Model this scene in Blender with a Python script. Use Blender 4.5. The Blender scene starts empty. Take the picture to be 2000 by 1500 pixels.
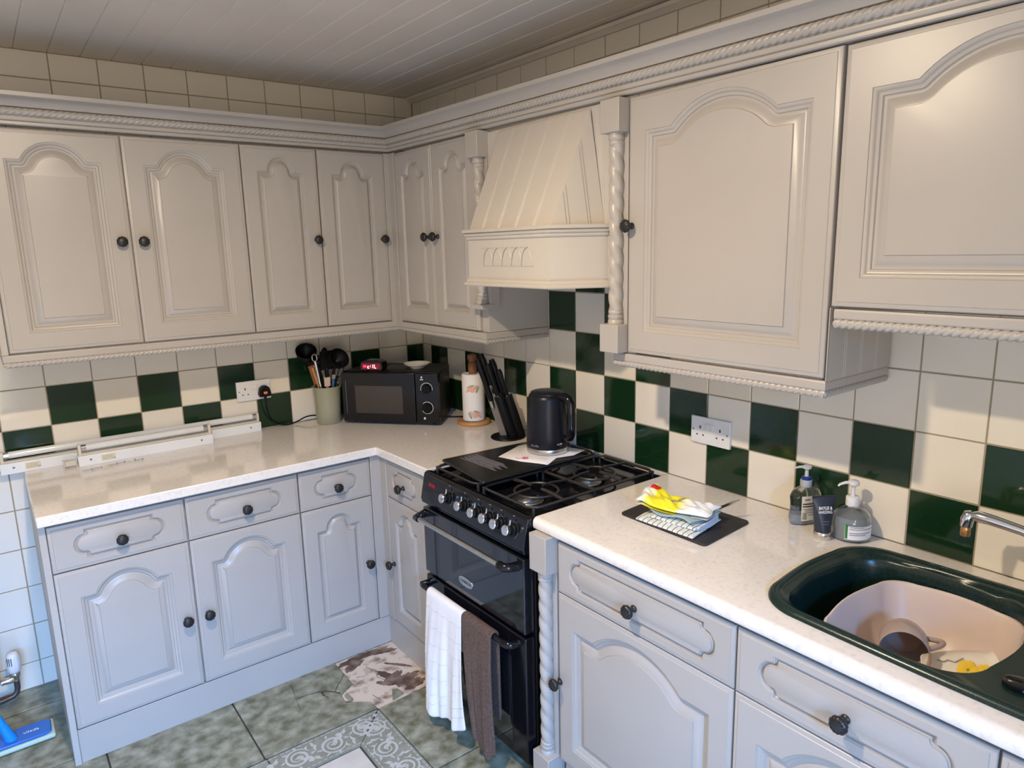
import bpy, bmesh, math, random
from mathutils import Vector, Matrix
random.seed(7)
PI = math.pi
scene = bpy.context.scene
COL = scene.collection

# ------------------------------------------------------------------ camera, light, exposure
F = Vector((0.59613398, 0.77988334, -0.19080423))
R = Vector((0.79157082, -0.61065115, -0.02282129))
U = Vector((0.13431276, 0.13743052, 0.98136279))
cd = bpy.data.cameras.new('camera'); cam = bpy.data.objects.new('camera', cd); COL.objects.link(cam)
cam.matrix_world = Matrix(((R.x, U.x, -F.x, -1.77953), (R.y, U.y, -F.y, -3.06778), (R.z, U.z, -F.z, 1.62672), (0, 0, 0, 1)))
cd.sensor_width = 36; cd.lens = 1351.95 / 2000 * 36; cd.clip_start = 0.05
scene.camera = cam
scene.view_settings.view_transform = 'Standard'; scene.view_settings.look = 'None'
scene.view_settings.gamma = 1; scene.view_settings.use_curve_mapping = False
scene.view_settings.exposure = 0.12

w = bpy.data.worlds.new('world'); scene.world = w; w.use_nodes = True
w.node_tree.nodes['Background'].inputs[0].default_value = (0.62, 0.78, 1.0, 1)
w.node_tree.nodes['Background'].inputs[1].default_value = 0.15

def light(name, kind, loc, col, power, **k):
    d = bpy.data.lights.new(name, kind); o = bpy.data.objects.new(name, d); COL.objects.link(o)
    o.location = loc; d.color = col; d.energy = power
    for a, b in k.items(): setattr(d, a, b)
    return o
light('downlight_glow', 'AREA', (-1.6, -1.88, 2.334), (1.0, 0.805, 0.58), 38, shape='DISK', size=0.085)
win = light('sky_daylight', 'AREA', (-2.45, -6.2, 3.0), (0.13, 0.42, 1.0), 1900, shape='RECTANGLE', size=2.4, size_y=1.4)
win.rotation_euler = (math.radians(68), 0, 0)   # sky seen through the glazed door, above the lintel line for the upper walls
fill = light('warm_fill', 'AREA', (-2.285, -4.24, 0.95), (1.0, 0.86, 0.66), 27, shape='RECTANGLE', size=1.22, size_y=1.3)
fill.rotation_euler = (math.radians(122), 0, 0)  # added warm ambient fill, tilted up to lift ceiling and top tiles

# ------------------------------------------------------------------ materials
def mat(name, col, rough=0.5, metal=0.0, col2=None, nscale=8.0, nfac=1.0, bump=0.0, bscale=60.0, detail=4.0,
        coat=0.0, trans=0.0, ior=1.5, emit=None, estr=0.0, stretch=None, ramp=(0.35, 0.65), spec=None, rough2=None, aniso=None):
    m = bpy.data.materials.new(name); m.use_nodes = True
    nt = m.node_tree; b = nt.nodes['Principled BSDF']
    b.inputs['Base Color'].default_value = (*col, 1); b.inputs['Roughness'].default_value = rough
    b.inputs['Metallic'].default_value = metal; b.inputs['IOR'].default_value = ior
    if coat: b.inputs['Coat Weight'].default_value = coat; b.inputs['Coat Roughness'].default_value = 0.05
    if trans: b.inputs['Transmission Weight'].default_value = trans
    if spec is not None: b.inputs['Specular IOR Level'].default_value = spec
    if emit: b.inputs['Emission Color'].default_value = (*emit, 1); b.inputs['Emission Strength'].default_value = estr
    tc = nt.nodes.new('ShaderNodeTexCoord'); mp = nt.nodes.new('ShaderNodeMapping')
    nt.links.new(tc.outputs['Object'], mp.inputs['Vector'])
    if stretch: mp.inputs['Scale'].default_value = stretch
    n = nt.nodes.new('ShaderNodeTexNoise'); n.inputs['Scale'].default_value = nscale; n.inputs['Detail'].default_value = detail
    nt.links.new(mp.outputs[0], n.inputs['Vector'])
    c2 = col2 if col2 else tuple(c * 0.94 for c in col)
    r = nt.nodes.new('ShaderNodeValToRGB')
    r.color_ramp.elements[0].position = ramp[0]; r.color_ramp.elements[1].position = ramp[1]
    r.color_ramp.elements[0].color = (*col, 1)
    r.color_ramp.elements[1].color = (*[a + (b_ - a) * nfac for a, b_ in zip(col, c2)], 1)
    nt.links.new(n.outputs['Fac'], r.inputs[0]); nt.links.new(r.outputs[0], b.inputs['Base Color'])
    if bump:
        n2 = nt.nodes.new('ShaderNodeTexNoise'); n2.inputs['Scale'].default_value = bscale; n2.inputs['Detail'].default_value = 3
        nt.links.new(mp.outputs[0], n2.inputs['Vector'])
        bp = nt.nodes.new('ShaderNodeBump'); bp.inputs['Strength'].default_value = bump; bp.inputs['Distance'].default_value = 0.002
        nt.links.new(n2.outputs['Fac'], bp.inputs['Height']); nt.links.new(bp.outputs[0], b.inputs['Normal'])
    return m

PAINT = mat('cabinet_paint', (0.42, 0.385, 0.348), 0.34, nscale=3)
PAINT2 = mat('cabinet_paint_panel', (0.45, 0.42, 0.38), 0.4, nscale=3)
HOODP = mat('hood_cream_paint', (0.52, 0.475, 0.42), 0.36, nscale=3)
GAP = mat('carcass_edge', (0.20, 0.17, 0.14), 0.7)
GROOVE_SHADE = mat('groove_shade', (0.30, 0.26, 0.22), 0.7)  # dark tone stands in for shade inside the hood cheek grooves
TILE = mat('cream_glaze', (0.76, 0.705, 0.605), 0.10, col2=(0.74, 0.69, 0.59), nscale=5, bump=0.16, bscale=22)
GREEN = mat('green_glaze', (0.006, 0.026, 0.010), 0.10, col2=(0.008, 0.032, 0.012), nscale=6, bump=0.15, bscale=25)
GROUT = mat('grout', (0.34, 0.285, 0.20), 0.85, nscale=30)
CEIL = mat('ceiling_paint', (0.72, 0.64, 0.55), 0.42, nscale=4, bump=0.05, bscale=40)
WALLP = mat('wall_paint', (0.74, 0.68, 0.58), 0.8)
WTOP = mat('worktop_laminate', (0.785, 0.73, 0.665), 0.13, col2=(0.60, 0.545, 0.48), nfac=.5, nscale=85, detail=5, ramp=(0.50, 0.72), coat=0.25)
BLACK = mat('black_plastic', (0.005, 0.005, 0.006), 0.40, spec=.18)
BLACKG = mat('black_enamel', (0.005, 0.005, 0.007), 0.12, spec=.4)
NAVYG = mat('dark_glass', (0.006, 0.007, 0.010), 0.05, coat=0.5)
IRON = mat('black_iron', (0.012, 0.011, 0.011), 0.38, bump=0.25, bscale=120)
GRATE = mat('cast_iron', (0.030, 0.026, 0.023), 0.42, bump=0.2, bscale=150)
CHROME = mat('chrome', (0.75, 0.75, 0.76), 0.12, metal=1.0)
STEEL = mat('brushed_steel', (0.60, 0.60, 0.60), 0.28, metal=1.0)
WPLAST = mat('white_plastic', (0.74, 0.74, 0.75), 0.3)
WMETAL = mat('white_enamelled_steel', (0.80, 0.80, 0.77), 0.35)
AGED = mat('aged_cream_plastic', (0.62, 0.57, 0.46), 0.45)
TUBEG = mat('fluorescent_tube', (0.72, 0.72, 0.69), 0.12, coat=0.5)
WOOD = mat('pale_wood', (0.52, 0.27, 0.10), 0.45, col2=(0.42, 0.20, 0.07), nscale=6, stretch=(1, 1, 8))
WOODD = mat('brown_wood', (0.28, 0.11, 0.05), 0.5, col2=(0.2, 0.075, 0.03), nscale=8)
SAGE = mat('sage_ceramic', (0.32, 0.32, 0.23), 0.22, coat=0.3)
PAPER = mat('paper_towel', (0.82, 0.78, 0.76), 0.9, bump=0.3, bscale=300)
SINK = mat('green_composite', (0.004, 0.017, 0.014), 0.26, nscale=200, col2=(0.008, 0.025, 0.021), bump=0.03, bscale=300)
BOWLM = mat('blush_plastic', (0.66, 0.53, 0.46), 0.4)
MUGM = mat('taupe_stoneware', (0.40, 0.30, 0.25), 0.25)
SLATE = mat('slate', (0.018, 0.017, 0.018), 0.5, col2=(0.032, 0.028, 0.026), nscale=12, bump=0.3, bscale=90)
RED = mat('red_print', (0.6, 0.02, 0.02), 0.5)
REDP = mat('red_led', (0.5, 0.0, 0.02), 0.5, emit=(1.0, 0.02, 0.06), estr=3.0)
REDW = mat('led_digit', (1, 0.7, 0.7), 0.5, emit=(1.0, 0.55, 0.6), estr=4.0)
DARKT = mat('dark_print', (0.03, 0.03, 0.035), 0.6)
GREYT = mat('grey_print', (0.25, 0.25, 0.27), 0.6)
BROWNT = mat('faded_brown_print', (0.42, 0.33, 0.12), 0.7)
LABEL = mat('label_paper', (0.86, 0.86, 0.86), 0.5)
GREENP = mat('green_print', (0.02, 0.20, 0.04), 0.5)
PINKP = mat('peach_print', (0.72, 0.36, 0.26), 0.8, col2=(0.80, 0.5, 0.36), nscale=60)
LEAFP = mat('leaf_print', (0.22, 0.36, 0.22), 0.8, col2=(0.36, 0.46, 0.34), nscale=70)
YELLOW = mat('yellow_glaze', (0.85, 0.60, 0.04), 0.35)
WHITEC = mat('white_ceramic', (0.82, 0.79, 0.73), 0.12, coat=0.4)
MOPB = mat('blue_plastic', (0.02, 0.10, 0.42), 0.35, col2=(0.02, 0.14, 0.5), nscale=9)
MOPH = mat('bright_blue_plastic', (0.01, 0.27, 0.80), 0.35)
MOPP = mat('pale_green_pad', (0.50, 0.62, 0.50), 0.95, bump=0.5, bscale=300)
TUBEM = mat('charcoal_tube', (0.022, 0.030, 0.050), 0.3)
SILVERC = mat('satin_silver_cap', (0.75, 0.72, 0.64), 0.2, metal=0.9)
NAVYP = mat('navy_plastic', (0.01, 0.03, 0.22), 0.3)
CLEARM = mat('clear_plastic', (0.95, 0.97, 0.97), 0.04, trans=1.0, ior=1.45)
FROST = mat('frosted_plastic', (0.75, 0.77, 0.80), 0.35, trans=0.35)
GELM = mat('clear_gel', (0.66, 0.72, 0.80), 0.3, trans=0.35, ior=1.35)
SMOKE = mat('smoked_acrylic', (0.30, 0.26, 0.24), 0.12, trans=0.35)
BRASS = mat('brass', (0.55, 0.32, 0.14), 0.3, metal=0.8)
FTILE = mat('green_slate_tile', (0.115, 0.112, 0.062), 0.36, col2=(0.34, 0.335, 0.25), nscale=21, detail=15, ramp=(0.34, 0.68), bump=0.35, bscale=35)
FCREAM = mat('cream_floor_tile', (0.56, 0.52, 0.46), 0.4, col2=(0.50, 0.46, 0.41), nscale=12, detail=8)
FBORD = mat('border_tile', (0.20, 0.20, 0.155), 0.35, col2=(0.27, 0.27, 0.22), nscale=25, detail=8)
FSCR = mat('scroll_relief', (0.47, 0.47, 0.43), 0.35, nscale=30)
FGROUT = mat('floor_grout', (0.05, 0.042, 0.035), 0.9)
SCREED = mat('exposed_screed', (0.62, 0.51, 0.41), 0.85, col2=(0.20, 0.13, 0.09), nscale=20, detail=14, ramp=(0.50, 0.70), bump=0.6, bscale=60)
ADHES = mat('old_adhesive', (0.085, 0.05, 0.035), 0.8, col2=(0.26, 0.18, 0.13), nscale=22, detail=12, ramp=(0.42, 0.7), bump=0.8, bscale=80)
WAFFLE = mat('white_cotton', (0.80, 0.79, 0.80), 0.95, bump=0.4, bscale=500)
STITCH = mat('tan_stitching', (0.66, 0.60, 0.52), 0.9)
BROWNC = mat('brown_towelling', (0.075, 0.047, 0.036), 1.0, col2=(0.13, 0.085, 0.066), nscale=160, bump=1.0, bscale=420)
TEAL = mat('pale_teal_cotton', (0.36, 0.47, 0.48), 0.95)

# worktop and cloth specials -------------------------------------------------
def stripes_mat(name, c1, c2, axis, period, duty):
    m = mat(name, c1, 0.95); nt = m.node_tree; b = nt.nodes['Principled BSDF']
    tc = nt.nodes.new('ShaderNodeTexCoord'); sp = nt.nodes.new('ShaderNodeSeparateXYZ'); nt.links.new(tc.outputs['Object'], sp.inputs[0])
    d = nt.nodes.new('ShaderNodeMath'); d.operation = 'DIVIDE'; d.inputs[1].default_value = period; nt.links.new(sp.outputs[axis], d.inputs[0])
    f = nt.nodes.new('ShaderNodeMath'); f.operation = 'FRACT'; nt.links.new(d.outputs[0], f.inputs[0])
    g = nt.nodes.new('ShaderNodeMath'); g.operation = 'LESS_THAN'; g.inputs[1].default_value = duty; nt.links.new(f.outputs[0], g.inputs[0])
    mx = nt.nodes.new('ShaderNodeMix'); mx.data_type = 'RGBA'
    mx.inputs['A'].default_value = (*c1, 1); mx.inputs['B'].default_value = (*c2, 1)
    nt.links.new(g.outputs[0], mx.inputs['Factor']); nt.links.new(mx.outputs['Result'], b.inputs['Base Color'])
    return m
STRIPE = stripes_mat('striped_cotton', (0.68, 0.70, 0.66), (0.07, 0.12, 0.12), 1, 0.0165, 0.15)

def bag_mat():
    m = mat('printed_bag', (0.85, 0.85, 0.80), 0.32, coat=0.3, bump=0.25, bscale=60); nt = m.node_tree; b = nt.nodes['Principled BSDF']
    tc = nt.nodes.new('ShaderNodeTexCoord'); sp = nt.nodes.new('ShaderNodeSeparateXYZ'); nt.links.new(tc.outputs['Object'], sp.inputs[0])
    nz = nt.nodes.new('ShaderNodeTexNoise'); nz.inputs['Scale'].default_value = 18; nt.links.new(tc.outputs['Object'], nz.inputs['Vector'])
    a = nt.nodes.new('ShaderNodeMath'); a.operation = 'MULTIPLY_ADD'; a.inputs[1].default_value = 0.05; nt.links.new(nz.outputs['Fac'], a.inputs[0]); nt.links.new(sp.outputs[0], a.inputs[2])
    r = nt.nodes.new('ShaderNodeValToRGB'); e = r.color_ramp.elements
    mr = nt.nodes.new('ShaderNodeMapRange'); mr.inputs['From Min'].default_value = 0.0; mr.inputs['From Max'].default_value = 0.22
    nt.links.new(a.outputs[0], mr.inputs['Value']); nt.links.new(mr.outputs[0], r.inputs[0])
    e[0].position = 0.0; e[0].color = (0.84, 0.84, 0.78, 1); e[1].position = 1.0; e[1].color = (0.86, 0.86, 0.84, 1)
    for p, c in ((0.2, (0.82, 0.82, 0.72, 1)), (0.27, (0.84, 0.72, 0.02, 1)), (0.66, (0.86, 0.76, 0.03, 1)), (0.76, (0.86, 0.85, 0.72, 1))):
        q = e.new(p); q.color = c
    nt.links.new(r.outputs[0], b.inputs['Base Color']); return m
BAG = bag_mat()

# ------------------------------------------------------------------ geometry helpers
class G:
    def __init__(s): s.v = []; s.f = []; s.m = []
    def add(s, v, f, m=0, M=None):
        o = len(s.v)
        s.v += [tuple(M @ Vector(p)) if M else tuple(p) for p in v]
        s.f += [tuple(i + o for i in q) for q in f]; s.m += [m] * len(f); return s
    def box(s, x0, x1, y0, y1, z0, z1, m=0, M=None):
        v = [(x, y, z) for x in (x0, x1) for y in (y0, y1) for z in (z0, z1)]
        f = [(0, 1, 3, 2), (4, 6, 7, 5), (0, 4, 5, 1), (2, 3, 7, 6), (0, 2, 6, 4), (1, 5, 7, 3)]
        return s.add(v, f, m, M)
    def lathe(s, prof, seg=32, m=0, M=None, mod=None, caps=True):
        v = []; f = []
        for (r, z) in prof:
            for i in range(seg):
                a = 2 * PI * i / seg; rr = r * (mod(a, r, z) if mod else 1)
                v.append((rr * math.cos(a), rr * math.sin(a), z))
        n = len(prof)
        for j in range(n - 1):
            for i in range(seg):
                k = (i + 1) % seg
                f.append((j * seg + i, j * seg + k, (j + 1) * seg + k, (j + 1) * seg + i))
        if caps:
            if prof[0][0] > 1e-6: f.append(tuple(reversed(range(seg))))
            if prof[-1][0] > 1e-6: f.append(tuple(range((n - 1) * seg, n * seg)))
        return s.add(v, f, m, M)
    def tube(s, path, r, seg=10, m=0, M=None, closed=False, flat=None):
        P = [Vector(p) for p in path]; n = len(P); v = []; f = []
        up = None
        for i, p in enumerate(P):
            a = P[(i - 1) % n] if closed or i > 0 else p; b = P[(i + 1) % n] if closed or i < n - 1 else p
            t = (b - a).normalized()
            if up is None: up = t.orthogonal().normalized()
            up = (up - t * up.dot(t)).normalized(); sd = t.cross(up)
            rr = r[i] if isinstance(r, (list, tuple)) else r
            for k in range(seg):
                an = 2 * PI * k / seg
                v.append(tuple(p + up * math.cos(an) * rr + sd * math.sin(an) * rr * (flat or 1)))
        for i in range(n if closed else n - 1):
            j = (i + 1) % n
            for k in range(seg):
                l = (k + 1) % seg
                f.append((i * seg + k, i * seg + l, j * seg + l, j * seg + k))
        if not closed: f += [tuple(reversed(range(seg))), tuple(range((n - 1) * seg, n * seg))]
        return s.add(v, f, m, M)
    def prism(s, poly, a, b, axis='z', m=0, M=None):
        n = len(poly)
        def p3(p, t): return {'z': (p[0], p[1], t), 'y': (p[0], t, p[1]), 'x': (t, p[0], p[1])}[axis]
        v = [p3(p, a) for p in poly] + [p3(p, b) for p in poly]
        f = [tuple(range(n))[::-1], tuple(range(n, 2 * n))] + [(i, (i + 1) % n, n + (i + 1) % n, n + i) for i in range(n)]
        return s.add(v, f, m, M)
    def loops(s, L, m=0, capa=False, capb=True):
        n = len(L[0]); v = [p for l in L for p in l]; f = []
        for j in range(len(L) - 1):
            for i in range(n):
                k = (i + 1) % n
                f.append((j * n + i, j * n + k, (j + 1) * n + k, (j + 1) * n + i))
        if capa: f.append(tuple(range(n)))
        if capb: f.append(tuple(range((len(L) - 1) * n, len(L) * n)))
        return s.add(v, f, m)
    def grid(s, nu, nv, fn, m=0, thick=None):
        v = [fn(i / nu, j / nv) for j in range(nv + 1) for i in range(nu + 1)]
        f = [(j * (nu + 1) + i, j * (nu + 1) + i + 1, (j + 1) * (nu + 1) + i + 1, (j + 1) * (nu + 1) + i) for j in range(nv) for i in range(nu)]
        return s.add(v, f, m)

def obj(name, g, mats, parent=None, smooth=35, bevel=0, seg=2, subsurf=0, solid=0, recalc=True, label=None):
    me = bpy.data.meshes.new(name); me.from_pydata(g.v, [], g.f)
    if not isinstance(mats, (list, tuple)): mats = [mats]
    for x in mats: me.materials.append(x)
    me.polygons.foreach_set('material_index', g.m)
    if recalc:
        bm = bmesh.new(); bm.from_mesh(me); bmesh.ops.recalc_face_normals(bm, faces=bm.faces); bm.to_mesh(me); bm.free()
    if smooth:
        me.polygons.foreach_set('use_smooth', [True] * len(me.polygons))
        me.set_sharp_from_angle(angle=math.radians(smooth))
    me.update()
    o = bpy.data.objects.new(name, me); COL.objects.link(o)
    if parent: o.parent = parent
    if solid:
        d = o.modifiers.new('solid', 'SOLIDIFY'); d.thickness = solid; d.offset = 0
    if subsurf:
        d = o.modifiers.new('sub', 'SUBSURF'); d.levels = subsurf; d.render_levels = subsurf
    if bevel:
        d = o.modifiers.new('bevel', 'BEVEL'); d.width = bevel; d.segments = seg; d.limit_method = 'ANGLE'; d.angle_limit = math.radians(40)
    if label: o['label'] = label
    return o

def thing(name, label, cat, loc=(0, 0, 0), rz=0, group=None):
    o = bpy.data.objects.new(name, None); COL.objects.link(o); o.empty_display_size = 0.05
    o.location = loc; o.rotation_euler = (0, 0, rz); o['label'] = label; o['category'] = cat
    if group: o['group'] = group
    return o
def tag(o, label, cat, group=None):
    o['label'] = label; o['category'] = cat
    if group: o['group'] = group
    return o
def struct(name, g, mats, **k):
    o = obj(name, g, mats, **k); o['kind'] = 'structure'; return o
def dup(root, loc=None, rz=None, label=None, group=None):
    r = root.copy(); COL.objects.link(r)
    if loc is not None: r.location = loc
    if rz is not None: r.rotation_euler = (0, 0, rz)
    if label: r['label'] = label
    if group: r['group'] = group
    for ch in list(root.children):
        c = ch.copy(); COL.objects.link(c); c.parent = r
        for q in list(ch.children):
            d = q.copy(); COL.objects.link(d); d.parent = c
    return r
def text(name, s, size, m, parent, loc, rot=(PI / 2, 0, 0), ext=0.0003, bold=1.0, align='CENTER', label=None, sx=1.0):
    c = bpy.data.curves.new(name, 'FONT'); c.body = s; c.size = size; c.align_x = align; c.align_y = 'CENTER'
    c.extrude = ext; c.offset = (bold - 1) * 0.001; c.resolution_u = 2
    t = bpy.data.objects.new(name, c); COL.objects.link(t)
    bpy.context.view_layer.update()
    me = bpy.data.meshes.new_from_object(t.evaluated_get(bpy.context.evaluated_depsgraph_get()))
    COL.objects.unlink(t); bpy.data.objects.remove(t)
    me.materials.clear(); me.materials.append(m)
    o = bpy.data.objects.new(name, me); COL.objects.link(o); o.parent = parent; o.location = loc; o.rotation_euler = rot; o.scale = (sx, 1, 1)
    if label: o['label'] = label
    return o

def Mx(loc=(0, 0, 0), rot=(0, 0, 0), sc=(1, 1, 1)):
    from mathutils import Euler
    return Matrix.Translation(loc) @ Euler(rot).to_matrix().to_4x4() @ Matrix.Diagonal((*sc, 1))
def align(d, loc=(0, 0, 0)):
    q = Vector((0, 0, 1)).rotation_difference(Vector(d).normalized())
    return Matrix.Translation(loc) @ q.to_matrix().to_4x4()

def rope(g, p0, p1, Rr, sp, m=0, amp=0.24, seg=14, phase=0.0, step=8, hand=1, strands=4):
    """twisted rope moulding from p0 to p1"""
    a = Vector(p0); b = Vector(p1); L = (b - a).length; t = (b - a).normalized()
    ref = Vector((0, 0, 1)) if abs(t.z) < 0.9 else Vector((0, -1, 0))
    s_ = t.cross(ref).normalized(); u_ = s_.cross(t)
    n = max(2, int(L / sp * step)); v = []; f = []
    for i in range(n + 1):
        x = L * i / n
        for k in range(seg):
            th = 2 * PI * k / seg
            r = Rr * (1 - amp + amp * abs(math.cos(strands / 2 * th + hand * PI * x / sp + phase)))
            v.append(tuple(a + t * x + s_ * math.cos(th) * r + u_ * math.sin(th) * r))
    for i in range(n):
        for k in range(seg):
            l = (k + 1) % seg; f.append((i * seg + k, i * seg + l, (i + 1) * seg + l, (i + 1) * seg + k))
    f += [tuple(reversed(range(seg))), tuple(range(n * seg, (n + 1) * seg))]
    g.add(v, f, m)

def sweep(g, path, prof, m=0, slope=0.0, y0=0.0):
    """profile (out, z), closed, swept on the right of a flat path with mitred corners"""
    n = len(path); k = len(prof); v = []; f = []
    for i, p in enumerate(path):
        ds = []
        if i > 0: ds.append((Vector(p) - Vector(path[i - 1])).normalized())
        if i < n - 1: ds.append((Vector(path[i + 1]) - Vector(p)).normalized())
        ns = [Vector((d.y, -d.x)) for d in ds]
        nn = ns[0] if len(ns) == 1 else (ns[0] + ns[1]) / (1 + ns[0].dot(ns[1]))
        for (o, z) in prof:
            q = Vector(p) + nn * o
            v.append((q.x, q.y, z + slope * min(0, q.y - y0)))
    for i in range(n - 1):
        for j in range(k):
            l = (j + 1) % k; f.append((i * k + j, i * k + l, (i + 1) * k + l, (i + 1) * k + j))
    f += [tuple(range(k)), tuple(reversed(range((n - 1) * k, n * k)))]
    g.add(v, f, m)

def offset_dirs(path, fan=7):
    n = len(path); out = []
    for i in range(n):
        a, b, c = Vector(path[i - 1]), Vector(path[i]), Vector(path[(i + 1) % n])
        d1 = (b - a).normalized(); d2 = (c - b).normalized()
        n1 = Vector((-d1.y, d1.x)); n2 = Vector((-d2.y, d2.x))
        cr = d1.x * d2.y - d1.y * d2.x
        if cr < -0.3:
            a1 = math.atan2(n1.y, n1.x); a2 = math.atan2(n2.y, n2.x)
            while a2 > a1: a2 -= 2 * PI
            for k in range(fan):
                t = a1 + (a2 - a1) * k / (fan - 1); out.append((b, Vector((math.cos(t), math.sin(t)))))
        else:
            out.append((b, (n1 + n2) / (1 + n1.dot(n2))))
    return out

OUTER = [(0, .019), (0, .005), (.0015, .0030), (.004, .0022), (.010, .0016), (.0112, 0)]
PANEL = [(0, 0), (.0012, .0016), (.005, .0020), (.0075, .0032), (.010, .0060), (.0125, .0068), (.0165, .0070), (.0185, .0100), (.0215, .0106),
         (.0235, .0104), (.028, .0084), (.036, .0054), (.044, .0034), (.0455, .0034), (.0468, .0012), (.0495, .0010)]
DRAWP = [(0, 0), (.001, .0014), (.003, .0018), (.0042, .0050), (.0062, .0064), (.0082, .0060), (.0098, .0034), (.0112, .0028), (.0122, .0004), (.0135, 0)]

def front(name, w_, h, kind, parent, loc, scale=1.0, arch=None, mx=.062, zb=.062, zs=.092):
    """raised panel front, face at y=0 looking to -y; kind door or drawer"""
    if kind == 'door':
        xl, xr = mx, w_ - mx; zt = h - zs; c, rise = arch; cx = w_ / 2
        rad = (c * c / 4 + rise * rise) / (2 * rise); ha = math.asin(min(1, c / 2 / rad)); cz = zt + rise - rad
        if rise > c / 2: ha = PI / 2
        path = [(xl, zb), (xr, zb), (xr, zt)]
        N = 22
        for i in range(N + 1):
            t = ha - 2 * ha * i / N
            path.append((cx + rad * math.sin(t), cz + rad * math.cos(t)))
        path.append((xl, zt)); prof = [(d * scale, y * 1.4) for d, y in PANEL]
    else:
        cz = h / 2 + .001; hh = .049; s = .014; r_ = hh - s; xl, xr = mx, w_ - mx
        path = [(xl, cz - hh), (xr, cz - hh), (xr, cz - r_)]
        for i in range(1, 15):
            t = -PI / 2 + PI * i / 15; path.append((xr + r_ * .92 * math.cos(t), cz + r_ * math.sin(t)))
        path += [(xr, cz + r_), (xr, cz + hh), (xl, cz + hh), (xl, cz + r_)]
        for i in range(1, 15):
            t = PI / 2 + PI * i / 15; path.append((xl + r_ * .92 * math.cos(t), cz + r_ * math.sin(t)))
        path.append((xl, cz - r_)); prof = [(d, y * 1.45) for d, y in DRAWP]
    dirs = offset_dirs(path)
    bm = bmesh.new()
    rings = []
    for d, y in OUTER:
        rings.append([bm.verts.new((x, y, z)) for x, z in ((d, d), (w_ - d, d), (w_ - d, h - d), (d, h - d))])
    for a, b in zip(rings, rings[1:]):
        for i in range(4): bm.faces.new((a[i], a[(i + 1) % 4], b[(i + 1) % 4], b[i]))
    bm.faces.new(rings[0][::-1])
    pr = []
    for d, y in prof:
        pr.append([bm.verts.new((p.x + n.x * d, y, p.y + n.y * d)) for p, n in dirs])
    n = len(dirs)
    for a, b in zip(pr, pr[1:]):
        for i in range(n):
            try: bm.faces.new((a[i], a[(i + 1) % n], b[(i + 1) % n], b[i]))
            except ValueError: pass
    bm.faces.new(pr[-1])
    bmesh.ops.remove_doubles(bm, verts=bm.verts, dist=2e-5)
    ed = [e for e in bm.edges if len(e.link_faces) == 1 and all(abs(v.co.y) < 1e-6 for v in e.verts)]
    bmesh.ops.triangle_fill(bm, edges=ed, use_beauty=True, use_dissolve=False)
    bmesh.ops.recalc_face_normals(bm, faces=bm.faces)
    me = bpy.data.meshes.new(name); bm.to_mesh(me); bm.free(); me.materials.append(PAINT)
    me.polygons.foreach_set('use_smooth', [True] * len(me.polygons)); me.set_sharp_from_angle(angle=math.radians(28))
    o = bpy.data.objects.new(name, me); COL.objects.link(o); o.parent = parent; o.location = loc
    return o

def knob_geo():
    g = G(); M = Mx(rot=(PI / 2, 0, 0))
    g.lathe([(.0, 0), (.0095, 0), (.0095, .003), (.0058, .006), (.0052, .014), (.0075, .018)], 20, M=M)
    g.lathe([(.0075, .017), (.0135, .019), (.0172, .023), (.0182, .028), (.0165, .032), (.0120, .035), (.0062, .0365), (.0, .037)], 40, M=M,
            mod=lambda a, r, z: 1 + (.085 * abs(math.sin(5 * a)) - .06 if r > .010 else 0))
    for i in range(10):
        a = 2 * PI * i / 10
        g.lathe([(0, 0), (.0022, .0004), (.0018, .0022), (0, .003)], 8, M=M @ Mx((.0125 * math.cos(a), .0125 * math.sin(a), .0335)))
    return g
KNOB_ME = None
def knob(parent, x, z):
    global KNOB_ME
    if KNOB_ME is None:
        o = obj('knob', knob_geo(), IRON, parent, smooth=50, label='black cast iron knob'); KNOB_ME = o.data
    else:
        o = bpy.data.objects.new('knob', KNOB_ME); COL.objects.link(o); o.parent = parent; o['label'] = 'black cast iron knob'
    o.location = (x, 0, z); return o

ARCH = {'n': ((.108, .055), .055, .62), 'm': ((.185, .058), .062, 1.0), 'w': ((.300, .060), .058, 1.0)}
def door(parent, x, z, w_, h, kx, kz, bigrise=False):
    k = 'n' if w_ < .32 else ('m' if w_ < .45 else 'w')
    a, mx, sc = ARCH[k]
    if k == 'w': a = (.30 * (w_ / .585), .062)
    d = front('door', w_, h, 'door', parent, (x, 0, z), sc, a, mx)
    if kx is not None: knob(d, kx, kz)
    return d
def drawer(parent, x, z, w_, h, mx):
    d = front('drawer', w_, h, 'drawer', parent, (x, 0, z), mx=mx); knob(d, w_ / 2, h / 2 - .006); return d

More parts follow.
